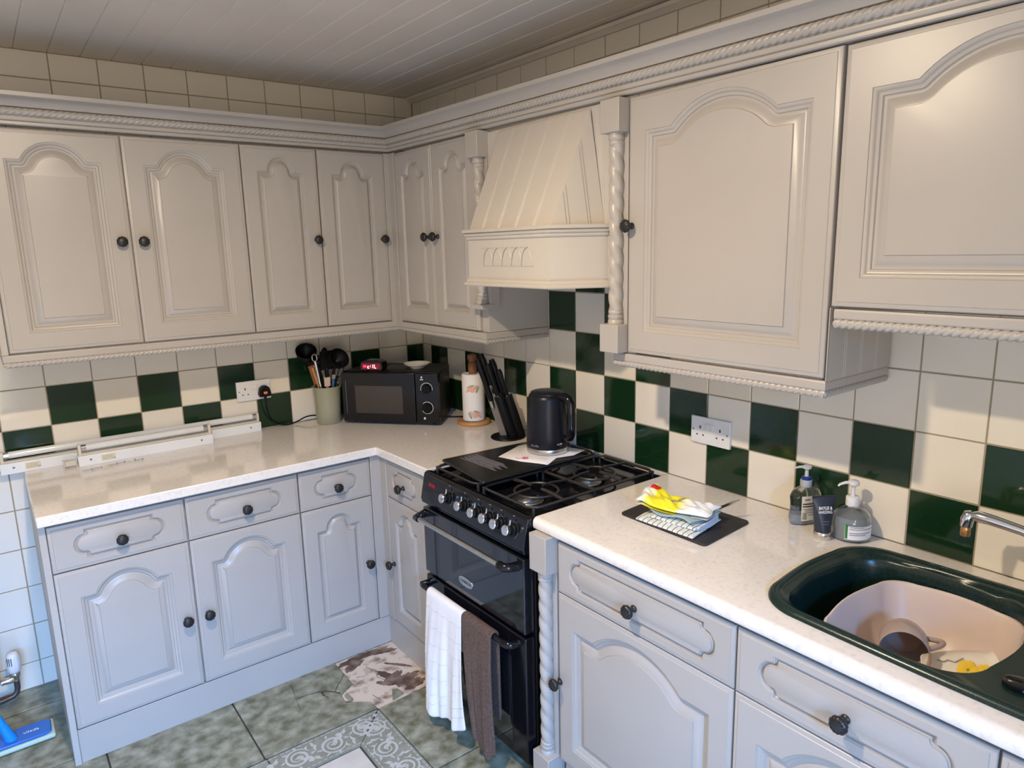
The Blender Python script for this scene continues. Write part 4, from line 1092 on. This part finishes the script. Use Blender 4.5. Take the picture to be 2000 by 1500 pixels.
# ------------------------------------------------------------------ utensil crock
t = thing('utensil_crock', 'tall sage green ceramic pot full of cooking utensils', 'pot', (-.575, -.105, .868))
g = G().lathe([(0, 0), (.050, 0), (.053, .003), (.056, .05), (.060, .12), (.0625, .160), (.0655, .165), (.0665, .170), (.064, .172), (.060, .168), (.057, .12), (.053, .05), (.048, .006), (0, .005)], 48); obj('pot', g, SAGE, t, smooth=50)
def utensil(kind, label, top, base, m, head, m2=None, r=.006):
    b = Vector(base); tp = Vector(top); d = (tp - b)
    o = thing(kind, label, 'utensil', tuple(b), 0, 'utensils in the green pot')
    obj('handle', G().tube([(0, 0, 0), tuple(d * .5), tuple(d)], [r * .8, r, r * 1.1], 10), m, o, smooth=60)
    if head:
        M = align(d, d); obj('head', head(G(), M), m2 or m, o, smooth=60)
    return o
CX, CY, CZ = -.575, -.105, .876
def U_(du, dv, h):  # offset to the right of frame, toward the camera, up
    rx, ry = .7918, -.6108; fx, fy = -.6072, -.7945
    return (CX + rx * du + fx * dv, CY + ry * du + fy * dv, h)
ladle = lambda g, M: g.lathe([(0, -.012), (.026, -.006), (.042, .014), (.047, .040), (.043, .040), (.036, .016), (0, -.004)], 28, M=M @ Mx((0, 0, .02), (.9, 0, 0)))
spoon = lambda g, M: g.lathe([(0, -.006), (.014, -.005), (.020, 0), (.014, .004), (0, .005)], 24, M=M @ Mx((0, 0, .018), (PI / 2, 0, .3), (1, 1.5, 1)))
turner = lambda g, M: g.box(-.028, .028, -.003, .003, -.01, .075, M=M)
loop = lambda g, M: g.tube([tuple(M @ Vector((.011 * math.sin(a), 0, .014 - .016 * math.cos(a)))) for a in [2 * PI * i / 20 for i in range(20)]], .0028, 8, closed=True)
utensil('ladle', 'large black round ladle tilted to the left in the green pot', U_(-.075, .0, 1.155), U_(.02, 0, CZ), BLACK, ladle)
utensil('wooden_spatula', 'brown wooden spatula leaning left in the green pot', U_(-.052, .018, 1.125), U_(.012, .01, CZ), WOOD, lambda g, M: g.box(-.017, .017, -.003, .003, -.075, .012, M=M), WOODD)
utensil('steel_skewer', 'steel handled utensil with a hanging loop at the front of the pot', U_(-.030, .042, 1.160), U_(.006, .03, CZ), STEEL, loop, r=.0062)
utensil('serving_spoon', 'black serving spoon in the middle of the green pot', U_(.000, -.01, 1.165), U_(.0, -.01, CZ), BLACK, spoon)
utensil('slotted_turner', 'black slotted turner standing upright in the green pot', U_(.012, .012, 1.125), U_(.01, .0, CZ), BLACK, turner)
utensil('masher', 'black potato masher behind the steel skewer', U_(-.035, -.02, 1.135), U_(.01, -.02, CZ), BLACK, lambda g, M: g.lathe([(0, -.01), (.030, -.004), (.040, .010), (.036, .022), (.022, .030), (0, .032)], 24, M=M))
utensil('pasta_server', 'black pasta server leaning right in the green pot', U_(.045, .0, 1.130), U_(-.02, 0, CZ), BLACK, ladle)
utensil('whisk', 'black whisk leaning far right over the pot rim', U_(.056, .012, 1.085), U_(-.015, .01, CZ), BLACK, lambda g, M: [g.tube([tuple(M @ Mx(rot=(0, 0, k * PI / 3)) @ Vector((.022 * math.sin(a), 0, .03 - .036 * math.cos(a)))) for a in [2 * PI * i / 18 for i in range(18)]], .0013, 5, closed=True) for k in range(3)] and g)
utensil('vegetable_peeler', 'small blue handled peeler at the right of the pot', U_(.042, .028, 1.075), U_(.012, .015, CZ), mat('blue_grip', (.03, .10, .22), .4), lambda g, M: g.box(-.008, .008, -.002, .002, 0, .02, M=M), STEEL)
utensil('pastry_brush', 'cream bristled pastry brush at the front of the pot', U_(.016, .040, 1.045), U_(.010, .025, CZ), WOOD, lambda g, M: g.box(-.013, .013, -.004, .004, .0, .04, M=M), mat('bristle', (.60, .45, .36), .8))

# ------------------------------------------------------------------ paper roll
t = thing('paper_towel_holder', 'kitchen roll with fruit print on a round wooden stand', 'kitchen roll', (-.090, -.572, .868))
obj('stand', G().lathe([(0, 0), (.071, 0), (.074, .004), (.074, .012), (.070, .017), (0, .017)], 44), WOOD, t, smooth=50)
obj('spindle', G().lathe([(0, .016), (.009, .016), (.009, .222), (.016, .224), (.0185, .235), (.019, .268), (.017, .274), (.013, .278), (.018, .284), (.021, .296), (.0195, .308), (.010, .313), (0, .314)], 28), WOODD, t, smooth=50)
rl = obj('paper_roll', G().lathe([(.014, .020), (.0485, .020), (.0485, .222), (.046, .226), (.030, .2275), (.014, .222)], 44), PAPER, t, smooth=50)
def decal(g, ang, z, w_, h, rot=0, r0=.0489, m=0, n=12):
    v = [(0, 0)] + [(w_ * math.cos(2 * PI * i / n), h * math.sin(2 * PI * i / n)) for i in range(n)]
    v = [(a * math.cos(rot) - b * math.sin(rot), a * math.sin(rot) + b * math.cos(rot)) for a, b in v]
    g.add([(r0 * math.cos(ang + a / r0), r0 * math.sin(ang + a / r0), z + b) for a, b in v], [(0, 1 + i, 1 + (i + 1) % n) for i in range(n)], m)
va = math.atan2(-.79, -.61) + .1
def motif(items, rs):
    g = G()
    for dx, dz, w_, h, rt, m in items: decal(g, va + rs * dx / .0486, dz, w_, h, rt * rs, m=m, r0=.0488 + .0002 * m)
    obj('fruit_print', g, [PINKP, LEAFP], rl, smooth=0, recalc=False, label='peach and green fruit print')
for z0, s_ in ((.165, 1), (.050, -1)):
    motif([(-.020, z0, .013, .012, 0, 0), (-.006, z0 - .004, .012, .014, .6, 0), (.008, z0 + .004, .016, .007, .8, 0), (.018, z0 - .004, .017, .006, 1.1, 1), (-.010, z0 + .012, .015, .005, .2, 1), (-.028, z0 - .012, .008, .004, .5, 0)], s_)

# ------------------------------------------------------------------ knife block
t = thing('knife_block', 'black slanted knife holder with black handled knives on a round foot', 'knife block', (-.120, -.862, .868))
rx, ry = .7918, -.6108
obj('foot', G().lathe([(0, 0), (.068, 0), (.070, .003), (.068, .007), (0, .008)], 40, M=Mx(sc=(1.05, 1, 1))), BLACK, t)
lean = Vector((-rx * .30, -ry * .30, 1)).normalized()
def along(du, dv, s): return Vector((rx * du - .6072 * dv, ry * du - .7945 * dv, .006)) + lean * s
for du, dv, nm in ((.018, .012, 0), (.052, .006, 0), (.036, -.028, 0)):
    obj('sleeve', G().tube([tuple(along(du, dv, 0)), tuple(along(du, dv, .178))], .0205, 24), BLACK, t, smooth=60)
g = G(); a0, a1 = along(-.032, -.004, 0), along(.010, -.004, 0)
th = Vector((-.6072, -.7945, 0)) * .003
v = []
for p in (a0, a1, a1 + lean * .22, a0 + lean * .22): v += [tuple(p + th), tuple(p - th)]
g.add(v, [(0, 2, 4, 6), (1, 7, 5, 3), (0, 1, 3, 2), (2, 3, 5, 4), (4, 5, 7, 6), (6, 7, 1, 0)]); obj('acrylic_plate', g, SMOKE, t, label='smoked clear plate')
for i, (du, dv, s0, s1, r_, lb) in enumerate(((-.020, .004, .15, .335, .0122, 'black knife handle leaning furthest left in the holder'), (-.002, -.014, .16, .355, .0140, 'tallest black knife handle with a rounded pommel'), (.014, .010, .178, .315, .0120, 'black knife handle with steel collar in front'), (.034, -.020, .178, .330, .0132, 'black knife handle behind the right sleeve'), (.050, .004, .178, .290, .0118, 'short black knife handle at the right of the holder'))):
    b = along(du, dv, s0); k = thing('kitchen_knife', lb, 'knife', tuple(Vector((-.120, -.862, .868)) + b), 0, 'knives in the knife holder')
    d = lean * (s1 - s0)
    obj('handle', G().tube([(0, 0, 0), tuple(d * .15), tuple(d * .5), tuple(d * .85), tuple(d)], [r_ * .7, r_, r_ * .85, r_ * 1.1, r_ * .8], 14), BLACK, k, smooth=60)
    obj('bolster', G().tube([tuple(d * -.14), tuple(d * .03)], [r_ * .45, r_ * .8], 12), CHROME, k, label='steel bolster')

# ------------------------------------------------------------------ sockets and plug
def socket(label, loc, rz):
    t = thing('wall_socket', label, 'socket', loc, rz, 'double wall sockets')
    obj('plate', G().box(0, .146, -.0105, 0, 0, .0865), WPLAST, t, bevel=.002)
    g = G()
    for sx in (.036, .110):
        g.box(sx - .0025, sx + .0025, -.0109, -.0100, .048, .058).box(sx - .0145, sx - .0085, -.0109, -.0100, .026, .0305).box(sx + .0085, sx + .0145, -.0109, -.0100, .026, .0305)
    obj('pin_holes', g, DARKT, t, smooth=0)
    for sx in (.064, .082): obj('switch', G().box(sx - .006, sx + .006, -.0135, -.010, .045, .068), WPLAST, t, bevel=.0012)
    for sx in (.010, .136): obj('screw', G().lathe([(0, 0), (.0032, 0), (.0030, .0010), (0, .001)], 12, M=Mx((sx, -.0105, .043), (PI / 2, 0, 0))), GREYT, t)
    return t
socket('white double socket on the left wall with a black plug in it', (-.942, -.0005, 1.0025), 0)
socket('white double socket on the right wall above the slate board', (-.0005, -1.699, 1.006), RZ)
t = thing('mains_plug', 'black plug with red label pushed into the left socket', 'plug', (-.829, -.0115, 1.034))
prof = [(-.024, -.018), (.024, -.018), (.026, -.004), (.020, .020), (.008, .030), (-.008, .030), (-.020, .020), (-.026, -.004)]
obj('body', G().prism(prof, -.030, 0, axis='y'), BLACK, t, bevel=.004)
obj('label_patch', G().box(-.008, .008, -.0310, -.0298, -.006, .005), mat('orange_label', (.75, .22, .10), .5), t, label='small orange label')
obj('strain_relief', G().tube([(0, -.020, -.016), (0, -.021, -.034)], [.007, .0045], 12), BLACK, t)

# ------------------------------------------------------------------ batten lights lying on the worktop
def batten(label, loc, L, ang):
    t = thing('batten_light', label, 'tube light', loc, ang, 'loose fluorescent battens')
    obj('channel', G().box(0, L, 0, .042, .0, .040), WMETAL, t, bevel=.0012)
    obj('ballast_cover', G().box(.012, L - .012, .006, .036, .040, .047), AGED, t, bevel=.002)
    for x in (.004, L - .014):
        e = obj('lampholder', G().prism([(.008, .036), (.036, .036), (.036, .070), (.030, .080), (.014, .080), (.008, .070)], x, x + .010, axis='x'), AGED, t, bevel=.001)
    obj('tube', G().tube([(.030, .022, .066), (L - .030, .022, .066)], .0128, 22), TUBEG, t, smooth=60, label='white fluorescent tube')
    for x0, x1 in ((.015, .031), (L - .031, L - .015)): obj('tube_cap', G().tube([(x0, .022, .066), (x1, .022, .066)], .0132, 20), CHROME, t, smooth=60)
    for x in (.040, L - .045):
        obj('fixing_screw', G().lathe([(0, 0), (.0042, 0), (.0038, .0012), (0, .0014)], 14, M=Mx((x, 0, .022), (PI / 2, 0, 0))), GREYT, t)
    lb = obj('rating_label', G().box(.075, .122, -.0006, .0002, .010, .032), mat('cream_label', (.70, .66, .50), .6), t, label='small cream rating label')
    text('lettering', 'OUTERLIGHT\nUK 8W 240V\nMADE IN U.K', .0062, BROWNT, lb, (.0775, -.0010, .0275), align='LEFT', ext=.0001).location = (.0775, -.0010, .021)
    text('lettering', 'CE', .0075, DARKT, lb, (.1165, -.0010, .0145), ext=.0001)
    return t
batten('longer fluorescent batten lying against the left wall tiles', (-1.794, -.046, .868), .932, 0)
batten('shorter fluorescent batten lying in front of the long one', (-1.560, -.120, .868), .478, .008)
obj_t = thing('wire_connector', 'cream plastic connector sticking out of the shorter batten', 'connector', (-1.602, -.108, .868))
obj('block', G().box(0, .036, 0, .024, .006, .026).box(-.006, .0, .004, .020, .0, .030), AGED, obj_t, bevel=.002)

def screw_thing(loc, rz):
    s = thing('screw', 'loose small screw on the worktop in front of the short batten', 'screw', loc, rz, 'loose screws')
    obj('shank', G().lathe([(0, 0), (.0008, .001)] + [(.0016 if i % 2 else .0011, .002 + .0012 * i) for i in range(22)] + [(.0014, .029)], 8, M=Mx((0, 0, .0036), (0, PI / 2, 0))), STEEL, s)
    obj('head', G().lathe([(.0014, .028), (.0038, .031), (.0038, .032), (0, .032)], 12, M=Mx((0, 0, .0038), (0, PI / 2, 0))), GREYT, s)
    return s
sc0 = screw_thing((-1.560, -.196, .868), .10)
for (x, y, a) in ((-1.527, -.190, .0), (-1.474, -.178, .15), (-1.448, -.172, .1), (-1.412, -.170, .2), (-1.388, -.176, .05)): dup(sc0, (x, y, .868), a)

# ------------------------------------------------------------------ slate board, cloths, bag, knife
sc_ = Vector((-.281, -1.890, .868))
t = thing('slate_board', 'black slate serving board under the folded tea towel', 'board', tuple(sc_))
q = [(-.391, -1.751), (-.391, -2.046), (-.168, -2.029), (-.172, -1.735)]
rp = []
qc = [Vector((a - sc_.x, b - sc_.y)) for a, b in q]
for i in range(4):
    p0, p1, p2 = qc[i - 1], qc[i], qc[(i + 1) % 4]
    a = p1 + (p0 - p1).normalized() * .014; b = p1 + (p2 - p1).normalized() * .014
    for k in range(5):
        s_ = k / 4; rp.append(tuple((a * (1 - s_) ** 2 + p1 * 2 * s_ * (1 - s_) + b * s_ * s_)))
obj('slab', G().prism(rp, .0, .0065), SLATE, t, bevel=.001)
def cloth(name, label, corners, z, lift, m, seed, layers=1, thick=.004):
    rr = random.Random(seed); ph = [rr.uniform(0, 6.28) for _ in range(5)]
    c = [Vector(p) for p in corners]; o = sum(c, Vector((0, 0))) / 4
    def fn(s, q, e=0):
        p = (c[0] * (1 - s) + c[1] * s) * (1 - q) + (c[3] * (1 - s) + c[2] * s) * q
        edge = min(s, 1 - s, q, 1 - q) * 4; edge = min(1, edge)
        zz = z + lift * edge ** .6 + .003 * math.sin(s * 11 + ph[0] + q * 3) * edge + .0025 * math.sin(q * 14 + ph[1]) * edge + e
        return (p.x - o.x + .003 * math.sin(q * 9 + ph[2]), p.y - o.y + .003 * math.sin(s * 8 + ph[3]), zz)
    t = thing(name, label, 'cloth', (o.x, o.y, 0))
    return t, fn
t, fn = cloth('tea_towel', 'striped white tea towel folded on the slate board', [(-.402, -1.815), (-.392, -2.005), (-.222, -1.975), (-.226, -1.780)], .8775, .010, STRIPE, 3)
g = G().grid(26, 26, lambda s, q: fn(s, q)); a_ = obj('lower_fold', g, STRIPE, t, smooth=80, solid=.005, subsurf=1)
t2, fn2 = cloth('x', 'x', [(-.385, -1.840), (-.368, -1.992), (-.236, -1.968), (-.240, -1.800)], .8890, .008, STRIPE, 5)
bpy.data.objects.remove(t2)
g = G().grid(26, 26, lambda s, q: fn2(s, q)); a_ = obj('upper_fold', g, STRIPE, t, smooth=80, solid=.005, subsurf=1); a_.location = (-.301 - t.location.x, -1.905 - t.location.y, 0)
g = G(); pts_r = []
for j in range(3):
    zc = .882 + .0065 * j; g.tube([(-.352 + .0 - t.location.x, -1.988 - .004 * j - t.location.y, zc), (-.30 - t.location.x, -1.992 - t.location.y, zc + .001), (-.238 - t.location.x, -1.972 - t.location.y, zc)], .0036, 8)
obj('rolled_hem', g, mat('white_blue_hem', (.66, .72, .80), .9), t, smooth=60, label='pale blue white rolled edge')

t = thing('dish_cloth', 'pale teal cloth between the striped towel and the yellow bag', 'cloth', (-.300, -1.905, .902))
rr = random.Random(8)
def fnt(s, q):
    x = -.070 + .135 * s; y = -.082 + .150 * q
    return (x + .006 * math.sin(q * 7), y + .006 * math.sin(s * 6 + 1), .004 + .005 * math.sin(s * 9 + 1) * math.sin(q * 7) + .006 * math.sin(PI * s) * math.sin(PI * q))
obj('cloth_sheet', G().grid(24, 24, fnt), TEAL, t, smooth=80, solid=.004, subsurf=1)

t = thing('bread_bag', 'crumpled yellow and white plastic packet lying on the tea towel', 'bag', (-.352, -1.796, .909))
# local x runs along the packet (toward the camera right), y to the wall
ang = math.atan2(-.165, .045)
t.rotation_euler = (0, 0, ang)
def fb(s, q, top=True):
    x = -.005 + .212 * s; y = -.038 + .098 * q
    ed = min(1, 5 * min(s, 1 - s)) ** .5 * min(1, 5 * min(q, 1 - q)) ** .5
    cr = .0040 * math.sin(17 * s + 5 * q) + .0032 * math.sin(11 * q - 9 * s + 2) + .0022 * math.sin(31 * s + 23 * q) + .0016 * abs(math.sin(24 * q + 3 * s))
    up = .022 * math.exp(-((s - .08) / .11) ** 2) * (.4 + .9 * q)
    z = (.010 + .014 * ed + cr * ed + up) if top else .002 + up * .6
    return (x + .004 * math.sin(q * 8), y + .006 * math.sin(s * 7 + 1), z)
g = G(); g.grid(50, 30, lambda s, q: fb(s, q)); g.grid(50, 30, lambda s, q: fb(s, q, False)); bg = obj('packet', g, BAG, t, smooth=60, recalc=False)
def onbag(s0, s1, q0, q1, m, nm, lab):
    g = G(); g.grid(8, 8, lambda a, b: tuple(Vector(fb(s0 + (s1 - s0) * a, q0 + (q1 - q0) * b)) + Vector((0, 0, .0010)))); return obj(nm, g, m, bg, smooth=60, recalc=False, label=lab)
onbag(.10, .215, .62, .86, RED, 'red_logo', 'small red logo')
g = G()
for i in range(7):
    q = .35 + .045 * i; g.tube([tuple(Vector(fb(.42 + .02 * i + .010 * k, q + .05 * math.sin(k * .9 + i))) + Vector((0, 0, .0012))) for k in range(14)], .0006, 4)
obj('script_lettering', g, GREYT, bg, smooth=0, label='looping grey script')
t = thing('table_knife', 'table knife blade poking out from under the yellow bag', 'knife', (-.215, -1.962, .905))
M = align(Vector((.06, -.045, .030)).normalized())
g = G().add([tuple(M @ Vector(p)) for p in ((-.008, -.0008, -.04), (.006, -.0008, -.04), (.006, -.0008, .045), (.0, -.0008, .062), (-.008, -.0008, .040), (-.008, .0008, -.04), (.006, .0008, -.04), (.006, .0008, .045), (.0, .0008, .062), (-.008, .0008, .040))],
            [(0, 1, 2, 3, 4), (9, 8, 7, 6, 5)] + [(i, (i + 1) % 5, 5 + (i + 1) % 5, 5 + i) for i in range(5)])
obj('blade', g, STEEL, t)

# ------------------------------------------------------------------ bottles by the sink
va = math.atan2(-.79, -.61)
def ringpts(fnr, z, n=40): return [(fnr(a)[0], fnr(a)[1], z) for a in [2 * PI * i / n for i in range(n)]]
t = thing('hand_sanitiser', 'clear pump bottle with white label nearest the sink', 'bottle', (-.051, -2.249, .868))
g = G().lathe([(0, 0), (.042, 0), (.0465, .003), (.0475, .010), (.0475, .050), (.044, .064), (.035, .077), (.021, .086), (.0135, .090), (.0135, .098), (.0125, .098), (.0125, .090), (.020, .085), (.034, .076), (.043, .063), (.0465, .050), (.0465, .010), (.045, .004), (0, .003)], 48); bt = obj('bottle', g, CLEARM, t, smooth=50)
obj('gel', G().lathe([(0, .004), (.0435, .004), (.0457, .010), (.0455, .050), (.0425, .062), (0, .062)], 40), GELM, t, smooth=50)
def arc_label(a0, a1, z0, z1, r0, parent, m, nm='label', n=20, lab=None):
    g = G(); g.grid(n, 4, lambda s, q: (r0 * math.cos(a0 + (a1 - a0) * s), r0 * math.sin(a0 + (a1 - a0) * s), z0 + (z1 - z0) * q)); return obj(nm, g, m, parent, smooth=60, recalc=False, label=lab)
lb = arc_label(va - .75, va + 1.05, .010, .046, .0478, t, LABEL, lab='white printed label')
arc_label(va - .73, va - .60, .012, .050, .0480, lb, GREENP, 'green_stripe')
for i, (z, a1) in enumerate(((.043, .25), (.038, .95), (.028, .7), (.023, .35))):
    arc_label(va - .52, va + a1, z - .0010, z + .0010, .0480, lb, GREYT, 'print_line')
obj('collar', G().lathe([(0, .088), (.0165, .088), (.0165, .110), (.0150, .112), (.006, .113), (.006, .1135), (0, .1135)], 30), WPLAST, t, smooth=50)
pm = obj('pump', G().lathe([(.0045, .112), (.0045, .138), (.007, .139), (.0125, .142), (.0140, .146), (.0135, .152), (.008, .155), (0, .1555)], 26), WPLAST, t, smooth=50)
dl = Vector((-.80, .60, 0)); obj('nozzle', G().tube([tuple(dl * .005 + Vector((0, 0, .149))), tuple(dl * .022 + Vector((0, 0, .149))), tuple(dl * .036 + Vector((0, 0, .145))), tuple(dl * .040 + Vector((0, 0, .140)))], [.005, .004, .0032, .0026], 12), WPLAST, pm, smooth=60)
obj('dip_tube', G().tube([(0, 0, .01), (0, 0, .09)], .0022, 8), FROST, t)

t = thing('soap_dispenser', 'clear oval soap bottle with grey collar standing behind the dark tube', 'bottle', (-.047, -2.118, .868), 0)
def ov_(rx_, ry_, z, a_=.35):  # oval rings turned toward the camera
    return [(rx_ * math.cos(q) * math.cos(a_ + va + PI / 2) - ry_ * math.sin(q) * math.sin(a_ + va + PI / 2), rx_ * math.cos(q) * math.sin(a_ + va + PI / 2) + ry_ * math.sin(q) * math.cos(a_ + va + PI / 2), z) for q in [2 * PI * i / 40 for i in range(40)]]
g = G(); g.loops([ov_(.042, .020, 0), ov_(.047, .025, .004), ov_(.050, .026, .02), ov_(.046, .024, .045), ov_(.047, .025, .065), ov_(.049, .026, .080), ov_(.041, .023, .093), ov_(.023, .017, .100), ov_(.013, .013, .103), ov_(.013, .013, .106)], capa=True, capb=True); obj('bottle', g, CLEARM, t, smooth=60)
g = G(); g.loops([ov_(.041, .019, .003), ov_(.046, .0235, .012), ov_(.044, .022, .030)], capa=True, capb=True); obj('soap', g, GELM, t, smooth=60)
g = G(); A2 = .35 + va + PI / 2
cu, su = math.cos(A2), math.sin(A2)
def lpt(u, z, off=.0):   # point on the camera side of the oval
    q = math.acos(max(-1, min(1, u / .0470))); ry_ = .0255 + off
    y = ry_ * math.sin(q)
    sgn = -1 if (-su * -1 * math.cos(va) + cu * -1 * math.sin(va)) > 0 else 1
    return (u * cu - sgn * y * su * 1, u * su + sgn * y * cu, z)
g.grid(16, 10, lambda s, q: lpt((-.026 + .042 * s) * (1 - .25 * abs(q - .5)), .016 + .068 * q, .0008)) if False else None
g = G(); g.grid(16, 10, lambda s, q: lpt(-.030 + .046 * s, .014 + .070 * q + (.008 * s * 0), .0010)); lb = obj('label', g, LABEL, t, smooth=60, recalc=False, label='white label with dark print')
for z, s0, s1, h in ((.074, .15, .5, .0012), (.062, .05, .95, .0017), (.055, .05, .95, .0017), (.047, .05, .9, .0006), (.042, .2, .9, .0006), (.037, .3, .9, .0006), (.030, .4, .9, .0006)):
    g = G(); g.grid(10, 1, lambda s, q: lpt(-.030 + .046 * (s0 + (s1 - s0) * s), z - h + 2 * h * q, .0014)); obj('print_line', g, DARKT, lb, smooth=0, recalc=False)
g = G()
for i in range(5): g.grid(1, 1, lambda s, q: lpt(-.026 + .0022 * i + .001 * s, .018 + .020 * q, .0014))
obj('barcode', g, DARKT, lb, smooth=0, recalc=False)
obj('collar', G().lathe([(0, .104), (.0155, .104), (.0155, .121), (.0145, .123), (0, .123)], 30), mat('grey_collar', (.40, .42, .45), .35), t, smooth=50)
obj('neck_ring', G().lathe([(0, .123), (.0125, .123), (.0125, .130), (.010, .132), (0, .132)], 26), NAVYP, t, label='navy blue ring')
pm = obj('pump', G().lathe([(.0055, .131), (.0045, .150), (.007, .152), (.0120, .155), (.0125, .160), (.007, .163), (0, .163)], 24), FROST, t, smooth=50, label='translucent pump head')
obj('nozzle', G().tube([tuple(dl * .005 + Vector((0, 0, .158))), tuple(dl * .020 + Vector((0, 0, .159))), tuple(dl * .034 + Vector((0, 0, .156)))], [.0045, .0035, .0026], 12), FROST, pm, smooth=60)
obj('dip_tube', G().tube([(0, 0, .01), (0, 0, .10)], .002, 8), FROST, t)

t = thing('hand_cream_tube', 'dark navy cosmetic tube standing on its silver cap', 'tube', (-.114, -2.206, .868), va + PI / 2)
obj('cap', G().lathe([(0, 0), (.0205, 0), (.0215, .002), (.0215, .018), (.020, .020), (0, .020)], 32), SILVERC, t, smooth=50, label='satin silver cap')
g = G(); L = []
for k in range(9):
    q = k / 8; z = .020 + .092 * q; rx_ = .0200 + .0105 * q; ry_ = .0195 * (1 - q) ** .8 + .0009
    L.append([(rx_ * math.cos(a), ry_ * math.sin(a), z) for a in [2 * PI * i / 36 for i in range(36)]])
g.loops(L, capa=True, capb=True); bt = obj('tube_body', g, TUBEM, t, smooth=60)
obj('crimp', G().box(-.0310, .0310, -.0010, .0010, .108, .1165), TUBEM, t)
text('lettering', 'BAYLIS &', .0112, LABEL, bt, (0, -.0112, .086), (PI / 2 - .16, 0, 0), ext=.0002, bold=1.3, sx=.78)
text('lettering', 'HARDING', .0112, LABEL, bt, (0, -.0125, .0755), (PI / 2 - .16, 0, 0), ext=.0002, bold=1.1, sx=.70)
text('lettering', 'FOR MEN', .0036, GREYT, bt, (0, -.0178, .052), (PI / 2 - .16, 0, 0), ext=.0002)
text('lettering', 'hand cream', .0034, GREYT, bt, (0, -.0186, .045), (PI / 2 - .16, 0, 0), ext=.0002)

# ------------------------------------------------------------------ radiator, valve, mop
t = thing('radiator', 'white panel radiator just outside the left edge with valve showing', 'radiator', (-2.60, -.045, .10))
g = G(); xs_ = []
x = 0
g.box(0, .702, -.052, -.040, 0, .6).box(0, .702, -.012, 0, 0, .6).box(.0, .003, -.052, 0, .0, .6).box(.699, .702, -.052, 0, .0, .6)
for i in range(17): g.box(.02 + i * .04, .042 + i * .04, -.056, -.052, .02, .58)
obj('panel', g, WMETAL, t, bevel=.002)
t = thing('radiator_valve', 'white thermostatic radiator valve with chrome body low on the left wall', 'valve', (-1.852, -.078, .0))
obj('head', G().lathe([(0, .128), (.0175, .128), (.0205, .133), (.0225, .150), (.0225, .172), (.0205, .190), (.0165, .202), (.008, .206), (0, .206)], 40, mod=lambda a, r, z: 1 - (.05 * max(0, math.cos(10 * a)) if .14 < z < .2 else 0)), WPLAST, t, smooth=60)
g = G()
for da in (-.22, .10, .40):
    a = va + da; g.box(-.0012, .0012, -.0006, .0008, .162, .192, M=Mx((.0222 * math.cos(a), .0222 * math.sin(a), 0), (0, 0, a + PI / 2)))
obj('index_mark', g, DARKT, t, smooth=0, label='dark index slots')
obj('valve_body', G().lathe([(0, .092), (.011, .092), (.0125, .098), (.012, .108), (.0165, .112), (.0165, .124), (.013, .128), (0, .128)], 28).tube([(-.045, 0, .100), (-.012, 0, .100), (0, 0, .100)], [.011, .0125, .010], 18), CHROME, t, smooth=50)
obj('pipe', G().tube([(0, 0, .096), (0, 0, .062), (-.004, -.002, .046), (-.016, -.006, .036), (-.035, -.010, .034), (-.12, -.03, .033)], .0095, 14), mat('tarnished_pipe', (.10, .09, .10), .35, metal=.6), t, smooth=60)

t = thing('flat_mop', 'blue flat mop with pale green pad on the floor at the far left', 'mop', (-1.955, -.352, 0))
g = G().box(-.19, .192, -.048, .058, .004, .020); obj('pad', g, MOPP, t, bevel=.006, seg=3, label='pale green mop pad')
hd2 = obj('head_plate', G().prism([(-.18, -.040), (.165, -.040), (.182, -.030), (.184, .040), (.165, .050), (-.18, .050)], .020, .030), MOPB, t, bevel=.003)
text('lettering', 'vileda', .020, LABEL, hd2, (.125, .004, .0304), (0, 0, 0), ext=.0002)
hb = Vector((.070, -.005, .030)); ht = Vector((-.27, .02, 1.15))
obj('socket_joint', G().tube([tuple(hb - Vector((0, 0, .006))), tuple(hb + (ht - hb).normalized() * .06)], [.018, .0135], 18), MOPH, t, smooth=60)
obj('handle', G().tube([tuple(hb + (ht - hb).normalized() * .04), tuple(ht)], .0115, 16), MOPH, t, smooth=60)
